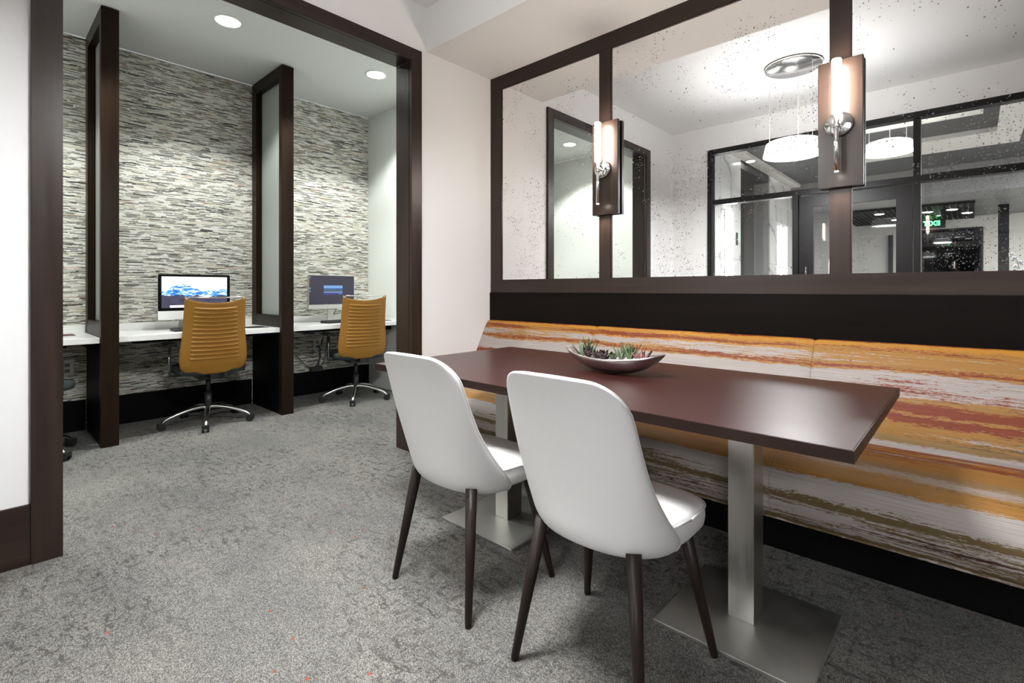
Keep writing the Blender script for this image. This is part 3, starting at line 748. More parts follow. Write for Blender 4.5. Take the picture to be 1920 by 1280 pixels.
# ------------------------------------------------------------------ mustard task chairs
def make_task_chair(label, loc, rot, base_rot):
    t = thing('office_chair', label, 'chair', loc, rot, group='mustard ribbed office chairs in the alcove')
    # back faces -Y side; forward is +Y.  back surface at y ~ -0.26
    def half_w(z):
        return lerp_tab([(0.43, 0.165), (0.45, 0.205), (0.48, 0.226), (0.54, 0.236), (0.62, 0.232), (0.75, 0.218), (0.90, 0.213), (1.03, 0.210)], z)
    def yback(z, u):
        base = lerp_tab([(0.43, -0.215), (0.50, -0.235), (0.62, -0.25), (0.80, -0.265), (1.03, -0.305)], z)
        return base + 0.045 * u * u
    def topz(u): return 0.985 + 0.035 * u * u + 0.012 * (abs(u) > 0.93)
    nz, nu = 40, 28
    def grid(off):
        rows = []
        for j in range(nz + 1):
            s_ = j / nz; row = []
            for i in range(nu + 1):
                u = -1 + 2 * i / nu
                zt = topz(u); z = 0.428 + (zt - 0.428) * s_
                zb_lift = 0.035 * abs(u) ** 6 * (1 - s_) ** 8
                z += zb_lift
                W = half_w(z) - (0.0 if off == 0 else 0.012)
                row.append((W * u, yback(z, u) + off, z))
            rows.append(row)
        return rows
    O_, I_ = grid(0.0), grid(0.022)
    bm = bmesh.new()
    A = [[bm.verts.new(p) for p in r] for r in O_]; B = [[bm.verts.new(p) for p in r] for r in I_]
    for j in range(nz):
        for i in range(nu):
            bm.faces.new((A[j][i], A[j][i + 1], A[j + 1][i + 1], A[j + 1][i])); bm.faces.new((B[j][i], B[j + 1][i], B[j + 1][i + 1], B[j][i + 1]))
    def border(G_):
        return [G_[0][i] for i in range(nu + 1)] + [G_[j][nu] for j in range(1, nz + 1)] + [G_[nz][i] for i in range(nu - 1, -1, -1)] + [G_[j][0] for j in range(nz - 1, 0, -1)]
    ba, bb_ = border(A), border(B)
    for i in range(len(ba)):
        j = (i + 1) % len(ba); bm.faces.new((ba[i], ba[j], bb_[j], bb_[i]))
    bk = finish(bm, 'backrest', 'mustard', t, True)
    # ribs: rounded padded bars across the middle of the back, on both faces
    nr = 13
    for k in range(nr):
        zc = 0.548 + k * 0.0318
        bm = bmesh.new(); rings = []
        for i in range(15):
            u = -0.78 + 1.56 * i / 14
            x = half_w(zc) * u; end = min(1.0, (0.78 - abs(u)) / 0.05 + 0.25)
            zz = zc + 0.022 * u * u * (k / nr)
            y0 = yback(zc, u)
            ring = []
            for q in range(10):
                a = 2 * PI * q / 10
                yy = y0 + 0.011 + math.cos(a) * (-0.0225) * end - 0.0
                z2 = zz + math.sin(a) * 0.0135 + (0.006 if math.cos(a) > 0 else 0)
                ring.append((x, yy, z2))
            rings.append(ring)
        add_rings(bm, rings); finish(bm, 'rib', 'mustard', bk, True)
    # chrome grab bar bridging the two top corners
    pts = [(-0.196, -0.262, 1.010), (-0.185, -0.266, 1.026), (-0.16, -0.278, 1.029), (0, -0.30, 1.025), (0.16, -0.278, 1.029), (0.185, -0.266, 1.026), (0.196, -0.262, 1.010)]
    bm = bmesh.new(); add_tube(bm, smoothpath(pts, 5), 0.006, 8); finish(bm, 'grab_bar', 'chrome', t, True)
    # seat
    def outl(sx_, sy_, z, n=36):
        r_ = []
        for k in range(n):
            a = 2 * PI * k / n; ca, sa = math.cos(a), math.sin(a); e = 2 / 3.6
            r_.append((math.copysign(abs(ca) ** e, ca) * 0.245 * sx_, 0.03 + math.copysign(abs(sa) ** e, sa) * 0.24 * sy_, z))
        return r_
    bm = bmesh.new(); add_rings(bm, [outl(0.85, 0.85, 0.415), outl(0.98, 0.98, 0.425), outl(1, 1, 0.45), outl(0.97, 0.97, 0.475), outl(0.8, 0.8, 0.485), outl(0.2, 0.2, 0.487)])
    finish(bm, 'seat', 'grey_fabric', t, True)
    bm = bmesh.new(); add_box(bm, -0.09, 0.09, -0.12, 0.12, 0.372, 0.416); add_box(bm, -0.03, 0.03, -0.195, -0.1, 0.388, 0.41); add_box(bm, -0.03, 0.03, -0.205, -0.190, 0.388, 0.56)
    finish(bm, 'tilt_mechanism', 'plastic', t, bevel=0.004)
    bm = bmesh.new(); add_cyl(bm, (0, 0, 0.10), (0, 0, 0.25), 0.027, n=24); add_cyl(bm, (0, 0, 0.25), (0, 0, 0.375), 0.018, n=24); finish(bm, 'gas_lift', 'plastic', t, True)
    for s_ in (-1, 1):
        bm = bmesh.new()
        add_box(bm, s_ * 0.262 - 0.008, s_ * 0.262 + 0.008, -0.02, 0.03, 0.40, 0.645)
        add_box(bm, min(s_ * 0.12, s_ * 0.27), max(s_ * 0.12, s_ * 0.27), -0.015, 0.025, 0.400, 0.414)
        ar = finish(bm, 'armrest', 'plastic', t, bevel=0.003)
        bm = bmesh.new(); add_box(bm, s_ * 0.262 - 0.04, s_ * 0.262 + 0.04, -0.10, 0.13, 0.645, 0.668); finish(bm, 'arm_pad', 'plastic', ar, bevel=0.009, segs=3)
        bm = bmesh.new(); add_cyl(bm, (s_ * 0.262 + s_ * 0.009, -0.0215, 0.42), (s_ * 0.262 + s_ * 0.009, -0.0215, 0.62), 0.0035); finish(bm, 'chrome_strip', 'chrome', ar, True)
    # star base
    for k in range(5):
        a = base_rot + k * 2 * PI / 5 - rot
        ca, sa = math.cos(a), math.sin(a)
        prof = [(0.015, 0.128), (0.05, 0.135), (0.12, 0.128), (0.20, 0.108), (0.265, 0.085), (0.300, 0.068), (0.314, 0.050)]
        pts = smoothpath([(ca * r, sa * r, z) for r, z in prof], 3)
        nn = len(pts)
        bm = bmesh.new(); add_tube(bm, pts, [0.021 - 0.009 * i / (nn - 1) for i in range(nn)], 10, 0.8)
        finish(bm, 'base_arm', 'alu', t, True)
        bm = bmesh.new()
        cxk, cyk = ca * 0.318, sa * 0.318
        tx, ty = -sa, ca
        for s_ in (-1, 1):
            add_cyl(bm, (cxk + tx * s_ * 0.010, cyk + ty * s_ * 0.010, 0.0265), (cxk + tx * s_ * 0.024, cyk + ty * s_ * 0.024, 0.0265), 0.0265, n=20)
        R3 = Matrix.Translation((cxk, cyk, 0)) @ Matrix.Rotation(a, 4, 'Z')
        add_box(bm, -0.020, 0.026, -0.0255, 0.0255, 0.030, 0.055, R3)
        cs = finish(bm, 'caster', 'plastic', t, bevel=0.002)
    return t
RA = math.radians(86)
o1 = make_task_chair('mustard ribbed office chair before the mountain-picture screen, middle bay', (-4.590, 1.318, 0), RA, math.radians(-91))
make_task_chair('mustard ribbed office chair at the right bay, beside the casing', (-4.497, 2.594, 0), math.radians(79), math.radians(-107))
make_task_chair('mustard office chair of the left bay, only one caster in view past the jamb', (-4.460, 0.185, 0), math.radians(49.5), math.radians(44))

# ------------------------------------------------------------------ desk items
def flat_uv_plane(name, w_, h_, mat, parent, loc):
    bm = bmesh.new(); uvl = bm.loops.layers.uv.new('uv')
    # faces +X, width along Y (u left to right seen from +X goes towards +Y)
    vs = [bm.verts.new(p) for p in ((0, -w_ / 2, -h_ / 2), (0, w_ / 2, -h_ / 2), (0, w_ / 2, h_ / 2), (0, -w_ / 2, h_ / 2))]
    f = bm.faces.new(vs)
    for lp, uv in zip(f.loops, ((0, 0), (1, 0), (1, 1), (0, 1))): lp[uvl].uv = uv
    bk_ = [bm.verts.new((v.co.x - 0.001, v.co.y, v.co.z)) for v in vs]
    for i in range(4): bm.faces.new((vs[i], bk_[i], bk_[(i + 1) % 4], vs[(i + 1) % 4]))
    return finish(bm, name, mat, parent, loc=loc)
def rbox(name, w_, h_, d_, mat, parent, loc, r=0.015):
    """rounded slab, face towards +X"""
    bm = bmesh.new(); n = 6; ring = []
    for cx_, cy_, a0 in ((w_ / 2 - r, h_ / 2 - r, 0), (-w_ / 2 + r, h_ / 2 - r, PI / 2), (-w_ / 2 + r, -h_ / 2 + r, PI), (w_ / 2 - r, -h_ / 2 + r, 1.5 * PI)):
        for k in range(n + 1):
            a = a0 + PI / 2 * k / n; ring.append((cx_ + r * math.cos(a), cy_ + r * math.sin(a)))
    add_rings(bm, [[(-d_, y, z) for y, z in ring], [(0, y, z) for y, z in ring]])
    return finish(bm, name, mat, parent, loc=loc)
t = thing('desktop_computer', 'all-in-one computer showing snowy mountains, white chin, on middle counter', 'computer', (-4.82, 1.288, 0.757), math.radians(-1.5))
rbox('housing', 0.528, 0.375, 0.012, 'silver', t, (0, 0, 0.27), 0.014)
rbox('black_bezel', 0.526, 0.302, 0.003, 'bezel', t, (0.0032, 0, 0.306), 0.012)
flat_uv_plane('screen', 0.478, 0.258, 'screen_mountain', t, (0.0045, 0, 0.308))
rbox('chin', 0.526, 0.072, 0.004, 'white_gloss', t, (0.0042, 0, 0.119), 0.012)
bm = bmesh.new(); add_rings(bm, [[(-0.015, -0.10, 0.20), (-0.015, 0.10, 0.20), (-0.025, 0.10, 0.20), (-0.025, -0.10, 0.20)], [(-0.10, -0.10, 0.03), (-0.10, 0.10, 0.03), (-0.11, 0.10, 0.03), (-0.11, -0.10, 0.03)], [(-0.10, -0.10, 0.004), (-0.10, 0.10, 0.004), (-0.11, 0.10, 0.004), (-0.11, -0.10, 0.004)]])
finish(bm, 'stand_neck', 'silver', t)
bm = bmesh.new(); add_box(bm, -0.11, 0.08, -0.10, 0.10, 0, 0.005); finish(bm, 'stand_foot', 'silver', t, bevel=0.002)
t = thing('monitor', 'grey monitor with dark login screen on the right counter', 'monitor', (-4.82, 2.515, 0.757), math.radians(4))
rbox('housing', 0.515, 0.34, 0.022, 'silver', t, (0, 0, 0.305), 0.005)
flat_uv_plane('screen', 0.508, 0.292, 'screen_login', t, (0.002, 0, 0.325))
rbox('chin', 0.515, 0.042, 0.003, 'silver', t, (0.0032, 0, 0.157), 0.003)
bm = bmesh.new(); add_box(bm, -0.05, -0.03, -0.034, 0.034, 0.0, 0.26); finish(bm, 'stand_neck', 'silver', t, bevel=0.003)
bm = bmesh.new(); add_box(bm, -0.13, 0.07, -0.11, 0.11, 0, 0.006); finish(bm, 'stand_foot', 'silver', t, bevel=0.002)
bm = bmesh.new(); add_tube(bm, smoothpath([(-0.03, 0.045, 0.18), (-0.03, 0.065, 0.15), (-0.04, 0.055, 0.10), (-0.06, 0.03, 0.06), (-0.12, 0.05, 0.03)], 5), 0.003, 6); finish(bm, 'power_cord', 'plastic', t, True)
# keyboard with keys
def keyboard(loc, rz, label, group='computer keyboards'):
    t = thing('keyboard', label, 'keyboard', loc, rz, group)
    bm = bmesh.new(); add_rings(bm, [[(-0.07, -0.22, 0.0), (0.07, -0.22, 0.0), (0.07, 0.22, 0.0), (-0.07, 0.22, 0.0)], [(-0.07, -0.22, 0.02), (0.07, -0.22, 0.009), (0.07, 0.22, 0.009), (-0.07, 0.22, 0.02)]])
    finish(bm, 'case', 'plastic', t)
    bm = bmesh.new()
    for r_ in range(6):
        for k in range(20):
            x_ = -0.057 + r_ * 0.0205; y_ = -0.205 + k * 0.0213; zt = 0.0165 - (x_ + 0.06) * 0.078
            add_box(bm, x_ - 0.0085, x_ + 0.0085, y_ - 0.0088, y_ + 0.0088, zt, zt + 0.0085)
    kk_ = finish(bm, 'keys', 'grey_dark', t); kk_['kind'] = 'stuff'
    return t
keyboard((-4.67, 2.56, 0.757), math.radians(8), 'black keyboard below the dark-screen monitor')
keyboard((-4.64, 1.30, 0.757), 0.0, 'black keyboard in front of the mountain-picture computer')
def mat_(name, x0, x1, y0, y1, label): return tag(box(name, x0, x1, y0, y1, 0.757, 0.760, 'plastic', bevel=0.001), label, 'mouse pad', 'black mouse pads on the counters')
mat_('mouse_pad', -4.72, -4.53, 1.60, 1.775, 'black mouse pad right of the mustard chair on the middle counter')
mat_('mouse_pad', -4.72, -4.54, 2.87, 3.045, 'black mouse pad at the far right end of the right counter')
mat_('mouse_pad', -4.92, -4.74, 0.33, 0.515, 'black mouse pad with red print on the left counter')
def mouse(loc, label):
    t = thing('computer_mouse', label, 'mouse', loc, group='computer mice')
    bm = bmesh.new(); rings = []
    for k, (s_, z) in enumerate([(1, 0.0), (1.03, 0.010), (0.95, 0.022), (0.7, 0.031), (0.3, 0.036), (0.05, 0.037)]):
        rings.append([(0.055 * s_ * math.cos(a), 0.031 * s_ * math.sin(a), z) for a in [2 * PI * i / 20 for i in range(20)]])
    add_rings(bm, rings); finish(bm, 'body', 'plastic', t, True)
    bm = bmesh.new(); add_cyl(bm, (-0.028, -0.003, 0.031), (-0.028, 0.003, 0.031), 0.007); finish(bm, 'scroll_wheel', 'grey_mid', t, True)
mouse((-4.845, 0.42, 0.760), 'black mouse on the pad of the left counter')
mouse((-4.61, 2.95, 0.760), 'black mouse at the right end of the right counter')
for k, (x, y) in enumerate(((-4.80, 0.475), (-4.79, 0.487), (-4.806, 0.462))):
    pass
tag(box('note_card', -4.81, -4.775, 0.455, 0.492, 0.7602, 0.761, 'red_print'), 'small red card on the black pad of the left counter', 'card')
# cables and outlet plates
def outlet(y, z, label):
    t = thing('outlet_plate', label, 'outlet', (AX, y, z), group='outlet plates under the counters')
    bm = bmesh.new(); add_box(bm, 0.0, 0.006, -0.04, 0.04, -0.06, 0.06); finish(bm, 'cover_plate', 'silver', t, bevel=0.002)
    for dz in (-0.022, 0.022):
        bm = bmesh.new(); add_box(bm, 0.006, 0.008, -0.016, 0.016, dz - 0.014, dz + 0.014); finish(bm, 'socket', 'grey_mid', t, bevel=0.002)
outlet(2.475, 0.51, 'grey outlet plate with cables under the right counter')
outlet(0.50, 0.49, 'grey outlet plate under the left counter')
outlet(1.68, 0.51, 'grey outlet plate under the middle counter')
cb = thing('cable_bundle', 'tangled black computer cables hanging under the right counter', 'cables', (-5.03, 2.4, 0.25))
for k, pts in enumerate([[(0, -0.30, 0.28), (0, -0.18, 0.18), (0.01, -0.05, 0.05), (0.01, 0.06, 0.02), (0, 0.08, 0.20), (-0.03, 0.08, 0.25)],
                         [(0.02, 0.14, 0.45), (0.02, 0.10, 0.28), (0.01, 0.07, 0.10), (0.02, 0.02, 0.02), (0.02, 0.08, 0.0)],
                         [(0.03, 0.16, 0.45), (0.03, 0.14, 0.22), (0.03, 0.10, 0.06), (0.03, 0.02, 0.03), (0.03, -0.01, 0.0)],
                         [(0.0, 0.075, 0.28), (0.01, 0.09, 0.15), (0.02, 0.05, 0.05)],
                         [(0.04, 0.15, 0.45), (0.03, 0.06, 0.20), (0.02, 0.12, 0.08), (0.02, 0.04, 0.01)]]):
    bm = bmesh.new(); add_tube(bm, smoothpath(pts, 6), 0.0035, 6); finish(bm, 'cable', 'plastic', cb, True)
bm = bmesh.new(); add_box(bm, 0.0, 0.05, -0.03, 0.10, -0.01, 0.035); finish(bm, 'power_brick', 'plastic', cb, bevel=0.005)

# ------------------------------------------------------------------ bowl of succulents
BX, BYc = -1.075, 1.775
bo = thing('boat_bowl', 'pewter boat-shaped bowl of succulents on the table', 'bowl', (BX, BYc, 0.75), math.radians(2))
def hull(u, v, t_in=0.0):
    # u -1..1 along length; v -1..1 across
    Lh = 0.226 - t_in * 0.6
    x = Lh * u
    w_ = (0.098 - t_in) * max(0.0, (1 - abs(u) ** 1.9)) ** 0.62 + 0.0006
    rim = 0.066 + 0.026 * abs(u) ** 2
    keel0 = 0.001 + t_in * 0.8 + (0.072 - t_in * 0.5) * abs(u) ** 2.6
    keel = rim * (0.012 + t_in * 9) + rim * (0.985 - t_in * 9) * abs(u) ** 2.3
    keel = min(keel, rim - 0.001 if t_in == 0 else rim - 0.001)
    return (x, w_ * v, keel + (rim - keel) * abs(v) ** 2.3)
nu, nv = 36, 16
bm = bmesh.new()
A = [[bm.verts.new(hull(-1 + 2 * i / nu, -1 + 2 * j / nv)) for j in range(nv + 1)] for i in range(nu + 1)]
B = [[bm.verts.new(hull(-1 + 2 * i / nu, -1 + 2 * j / nv, 0.0035)) for j in range(nv + 1)] for i in range(nu + 1)]
for i in range(nu):
    for j in range(nv):
        bm.faces.new((A[i][j], A[i + 1][j], A[i + 1][j + 1], A[i][j + 1])); bm.faces.new((B[i][j], B[i][j + 1], B[i + 1][j + 1], B[i + 1][j]))
    for j in (0, nv): bm.faces.new((A[i][j], B[i][j], B[i + 1][j], A[i + 1][j]))
for i in (0, nu):
    for j in range(nv): bm.faces.new((A[i][j], A[i][j + 1], B[i][j + 1], B[i][j]))
finish(bm, 'bowl_shell', 'pewter', bo, True)
bm = bmesh.new(); rings = []
for s_ in (1.0, 0.6, 0.15):
    rings.append([(0.165 * s_ * math.cos(a), 0.062 * s_ * math.sin(a), 0.050 + 0.006 * (1 - s_)) for a in [2 * PI * i / 28 for i in range(28)]])
add_rings(bm, rings); g_ = finish(bm, 'gravel_bed', 'gravel', bo, True); g_['kind'] = 'stuff'
rnd = random.Random(5)
def leaf_mesh(length, width, thick, curl):
    bm = bmesh.new(); rings = []
    for k in range(7):
        t_ = k / 6; wv_ = width * (math.sin(PI * min(1, t_ * 0.75 + 0.22)) if t_ < 1 else 0.02) * (1 - t_ ** 3 * 0.9)
        x = length * t_; z = curl * t_ * t_
        rings.append([(x, -wv_, z + thick * 0.9), (x, 0, z + thick * 0.1), (x, wv_, z + thick * 0.9), (x, 0, z - thick * (1 - t_))])
    add_rings(bm, rings)
    bmesh.ops.recalc_face_normals(bm, faces=bm.faces)
    me = bpy.data.meshes.new('leaf'); bm.to_mesh(me); bm.free()
    for p in me.polygons: p.use_smooth = True
    return me
def succulent(x, y, kind, label, n_out, length, width, mat, elev, z0=0.052, curl=0.01):
    loc = Matrix.Rotation(math.radians(2), 4, 'Z') @ Vector((x, y, z0))
    t = thing('succulent', label, 'plant', (BX + loc.x, BYc + loc.y, 0.75 + loc.z), group='succulents in the pewter bowl')
    me = leaf_mesh(length, width, width * 0.35, curl * length / 0.06); me.materials.append(M[mat])
    for k in range(n_out):
        ring = 0 if k < n_out * 0.6 else 1
        a = 2 * PI * k / max(1, n_out * (0.6 if ring == 0 else 0.4)) + ring * 0.5 + rnd.uniform(-.12, .12)
        e = math.radians(elev + (26 if ring else 0) + rnd.uniform(-7, 7))
        o = bpy.data.objects.new('leaf', me); C.objects.link(o); o.parent = t
        o.rotation_euler = (0, -e, a); s_ = rnd.uniform(0.85, 1.08) * (0.85 if ring else 1); s_ *= 1.3; o.scale = (s_, s_, s_)
    return t
succulent(-0.150, 0.0, 'a', 'spiky pale green agave at the left end of the bowl', 9, 0.066, 0.0058, 'leaf_pale', 38)
succulent(-0.118, 0.012, 'a', 'spiky green agave second from the left end of the bowl', 10, 0.070, 0.006, 'leaf_green', 52)
succulent(-0.108, -0.018, 'b', 'dark upright burgundy rosette left of centre in the bowl', 7, 0.045, 0.010, 'leaf_dark', 55)
succulent(-0.070, 0.0, 'b', 'burgundy echeveria in the middle left of the bowl', 12, 0.038, 0.011, 'leaf_dark', 30)
succulent(-0.032, -0.01, 'b', 'dark burgundy echeveria with green tips at the bowl centre', 12, 0.036, 0.011, 'leaf_dark', 26)
succulent(0.0, 0.005, 'g', 'low green rosette right of the bowl centre', 12, 0.030, 0.008, 'leaf_green', 32)
succulent(0.038, 0.0, 'a', 'spiky grey green agave right of the bowl centre', 13, 0.058, 0.0058, 'leaf_pale', 46)
succulent(0.072, 0.010, 'a', 'tall spiky agave on the right half of the bowl', 13, 0.064, 0.0060, 'leaf_green', 48)
succulent(0.082, -0.012, 'b', 'olive brown rosette behind the right agave', 8, 0.045, 0.009, 'leaf_green', 60)
succulent(0.125, 0.0, 'p', 'dusty rose broad-leaved succulent at the right end of the bowl', 5, 0.050, 0.015, 'leaf_pink', 34)

# ------------------------------------------------------------------ pendants
def pendant(loc_top, zb, label, r=0.235, glow='pend_glow'):
    x, y, zt = loc_top
    t = thing('drum_pendant', label, 'pendant light', (x, y, zt), group='white drum pendants')
    H_ = zt - zb
    bm = bmesh.new(); lathe(bm, [(0.222, 0.0), (0.222, -0.022), (0.215, -0.028), (0.02, -0.028)], 48); finish(bm, 'ceiling_canopy', 'alu', t, True)
    bm = bmesh.new(); lathe(bm, [(0.01, -H_ + 0.115), (r * 0.86, -H_ + 0.115), (r * 0.90, -H_ + 0.108), (r, -H_ + 0.012), (r, -H_), (r * 0.97, -H_), (r * 0.97, -H_ + 0.012)], 48); finish(bm, 'drum_shade', 'shade_glow', t, True)
    bm = bmesh.new(); lathe(bm, [(r * 0.80, -H_ + 0.1155), (r * 0.80, -H_ + 0.119)], 48); finish(bm, 'upper_diffuser', 'top_glow', t)
    bm = bmesh.new(); lathe(bm, [(r * 0.965, -H_ + 0.006), (r * 0.965, -H_ + 0.002)], 48); finish(bm, 'glowing_diffuser', glow, t)
    for k in range(3):
        a = 2 * PI * k / 3 + 0.5
        bm = bmesh.new(); add_cyl(bm, (math.cos(a) * r * 0.80, math.sin(a) * r * 0.80, -0.028), (math.cos(a) * r * 0.80, math.sin(a) * r * 0.80, -H_ + 0.114), 0.0018, n=6); finish(bm, 'suspension_wire', 'silver', t)
pendant((-1.127, 0.703, 3.022), 2.245, 'white drum pendant over the chairs, reflected left of the right sconce')
pendant((-0.666, -1.32, 3.05), 2.585, 'white drum pendant in the lobby, seen through the glass in the mirror')

# ------------------------------------------------------------------ glazed wall behind the camera (seen in the mirror)
win = bpy.data.objects.new('window_1', None); C.objects.link(win); struct(win, 'dark framed interior glazing beside the glass door, seen in the mirror', 'window')
ga, gb = -0.555, -0.445
fm = 'frame_dark'
box('window_frame', -2.312, 3.5, ga, gb, 2.685, 2.742, fm, win, 0.002)
box('window_frame', -2.312, -2.262, ga, gb, 0, 2.685, fm, win, 0.002)
box('window_frame', -1.406, -1.352, ga, gb, 0, 2.085, fm, win, 0.002)
box('window_frame', -0.394, -0.340, ga, gb, 0, 2.685, fm, win, 0.002)
box('window_frame', 1.40, 1.455, ga, gb, 0, 2.685, fm, win, 0.002)
box('transom_bar', -2.262, -0.394, ga, gb, 2.085, 2.145, fm, win, 0.002)
box('transom_bar', -0.340, 1.40, ga, gb, 2.085, 2.150, fm, win, 0.002)
box('transom_bar', 1.455, 3.5, ga, gb, 2.085, 2.150, fm, win, 0.002)
box('window_sill', -2.262, -1.406, ga, gb, 0, 0.10, fm, win, 0.002)
box('window_sill', -0.340, 3.5, ga, gb, 0, 0.10, fm, win, 0.002)
for x0, x1, z0, z1 in ((-2.262, -1.406, 0.10, 2.085), (-2.262, -0.394, 2.145, 2.685), (-0.340, 1.40, 0.10, 2.085), (-0.340, 1.40, 2.15, 2.685), (1.455, 3.5, 0.10, 2.085), (1.455, 3.5, 2.15, 2.685)):
    box('glass_pane', x0, x1, -0.503, -0.497, z0, z1, 'glass', win)
door = bpy.data.objects.new('door_1', None); C.objects.link(door); struct(door, 'dark framed glass door seen in the mirror below the right sconce', 'door')
box('door_stile', -1.345, -1.215, -0.525, -0.475, 0.01, 2.075, fm, door, 0.002)
box('door_stile', -0.525, -0.400, -0.525, -0.475, 0.01, 2.075, fm, door, 0.002)
box('door_rail', -1.215, -0.525, -0.525, -0.475, 1.955, 2.075, fm, door, 0.002)
box('door_rail', -1.215, -0.525, -0.525, -0.475, 0.01, 0.26, fm, door, 0.002)
box('glass_pane', -1.215, -0.525, -0.503, -0.497, 0.26, 1.955, 'glass', door)
bm = bmesh.new(); add_cyl(bm, (-1.271, -0.42, 0.85), (-1.271, -0.42, 1.325), 0.012); add_cyl(bm, (-1.271, -0.475, 0.92), (-1.271, -0.42, 0.92), 0.007); add_cyl(bm, (-1.271, -0.475, 1.26), (-1.271, -0.42, 1.26), 0.007)
finish(bm, 'door_handle', 'chrome', door, True)

# ------------------------------------------------------------------ lobby beyond the glass
LXW = -2.5
lm = struct(box('wall_lobby_left', LXW - 0.25, LXW - 0.02, -0.80, -0.60, 0, 3.1, 'marble'), 'white marble lobby wall beyond the glass', 'wall')
for (y0, y1) in ((-2.20, -0.60), (-5.9, -3.64)):
    ny = 2 if y1 > -1 else 3
    for r_ in range(4):
        for k in range(ny):
            a = y0 + (y1 - y0) * k / ny; b_ = y0 + (y1 - y0) * (k + 1) / ny
            z0_, z1_ = r_ * 0.76, min(3.04, (r_ + 1) * 0.76)
            o = box('marble_panel', LXW - 0.02, LXW, a + 0.002, b_ - 0.002, z0_ + 0.002, z1_ - 0.002, 'marble', lm)
    if y1 < -1: box('backing', LXW - 0.25, LXW - 0.02, y0, y1, 0, 3.1, 'marble_grout', lm)
box('backing', LXW - 0.25, LXW - 0.02, -2.20, -0.80, 0, 3.1, 'marble_grout', lm)
box('alcove_header', LXW - 0.25, LXW - 0.02, -3.64, -2.20, 2.89, 3.1, 'grey_dark', lm)
box('alcove_reveal', -3.1, LXW - 0.25, -3.72, -3.64, 0, 3.1, 'grey_mid', lm)
box('alcove_reveal', -3.1, LXW - 0.25, -2.20, -2.12, 0, 3.1, 'grey_dark', lm)
box('alcove_top', -3.1, LXW - 0.25, -3.64, -2.20, 2.89, 3.1, 'grey_dark', lm)
box('alcove_back', -3.15, -3.05, -3.72, -2.12, 0, 3.1, 'grey_mid', lm)
el = thing('elevator_door', 'brushed metal lift door in the dark lobby recess, seen in the mirror', 'elevator door', (-3.05, -3.0, 0))
box('door_frame', -3.05, -3.02, -3.60, -3.50, 0, 2.25, 'grey_dark', el); box('door_frame', -3.05, -3.02, -2.45, -2.35, 0, 2.25, 'grey_dark', el); box('door_frame', -3.05, -3.02, -3.50, -2.45, 2.12, 2.25, 'grey_dark', el)
box('door_leaf', -3.048, -3.03, -3.50, -2.98, 0, 2.12, 'steel', el); box('door_leaf', -3.048, -3.03, -2.97, -2.45, 0, 2.12, 'steel', el)
for y, z0, z1, lab in ((-1.571, 0.25, 2.19, 'vertical light line with modelled reflection on the marble, left of the lift recess in the mirror'), (-4.243, 0.25, 2.23, 'vertical light line with modelled reflection on the marble, right of the lift recess in the mirror')):
    t = thing('light_line', lab, 'wall light', (LXW, y, 0), group='vertical light lines on the marble wall')
    for dy in (0, -0.20 if y > -3 else -0.34): box('housing', LXW, LXW + 0.012, y - 0.035 + dy, y + 0.035 + dy, z0, z1, 'silver', t); box('diffuser', LXW + 0.012, LXW + 0.03, y - 0.028 + dy, y + 0.028 + dy, z0 + 0.01, z1 - 0.01, 'led', t)  # second line of each pair is added as the first's reflection in polished marble
t = thing('lift_call_panel', 'slim dark lift call panel on the marble wall in the mirror', 'control panel', (LXW, -2.02, 1.83))
bm = bmesh.new(); add_box(bm, 0, 0.01, -0.035, 0.035, -0.10, 0.08); finish(bm, 'panel_plate', 'grey_dark', t)
bm = bmesh.new(); add_cyl(bm, (0.01, 0, -0.02), (0.016, 0, -0.02), 0.012); finish(bm, 'call_button', 'silver', t)
t = thing('pictogram_sign', 'small dark square sign with white figure in the lift recess', 'sign', (-2.985, -2.62, 1.42))
bm = bmesh.new(); add_box(bm, -0.03, 0.0, -0.09, 0.09, -0.09, 0.09); finish(bm, 'sign_plate', 'plastic', t)
bm = bmesh.new(); add_cyl(bm, (0, 0.01, 0.05), (0.003, 0.01, 0.05), 0.016); add_box(bm, 0, 0.003, -0.012, 0.03, -0.03, 0.03); add_box(bm, 0, 0.003, -0.05, -0.012, -0.03, -0.015); add_box(bm, 0, 0.003, -0.05, -0.035, -0.07, -0.015); finish(bm, 'figure', 'white_gloss', t)
# lobby ceilings
cl = S('ceiling_lobby', LXW - 0.6, 3.5, -5.0, -0.60, 3.05, 3.14, 'grey_dark', 'dark lobby ceiling with pale coffer bands', 'ceiling')
box('wall_cove', LXW, LXW + 0.16, -5.0, -0.60, 3.0, 3.05, 'cream', cl)
box('coffer_band', -1.3, 0.46, -3.63, -2.86, 2.995, 3.05, 'cream', cl)
box('coffer_band', -1.3, 0.10, -1.93, -1.70, 2.995, 3.05, 'cream', cl)
box('coffer_band', 0.235, 0.46, -2.86, -1.3, 2.995, 3.05, 'cream', cl)
S('ceiling_lobby_low', LXW - 0.6, 3.5, -9.0, -5.0, 2.60, 3.10, 'grey_mid', 'lower grey ceiling at the far end of the lobby', 'ceiling')
fw = S('wall_far', LXW - 0.6, 3.5, -8.7, -8.5, 0, 2.60, 'cream', 'far pale lobby wall behind the exit sign', 'wall')
S('wall_lobby_return', LXW - 0.35, -2.0, -5.95, -5.90, 0, 2.62, 'grey_mid', 'grey return wall at the end of the marble', 'wall')
bw_ = struct(bpy.data.objects.new('window_2', None), 'large black night window on the far lobby wall', 'window'); C.objects.link(bw_)
box('window_frame', -0.80, 0.19, -8.50, -8.47, 2.34, 2.37, 'plastic', bw_); box('window_frame', 0.16, 0.19, -8.50, -8.47, 0.6, 2.34, 'plastic', bw_); box('window_frame', -0.80, -0.77, -8.50, -8.47, 0.6, 2.34, 'plastic', bw_)
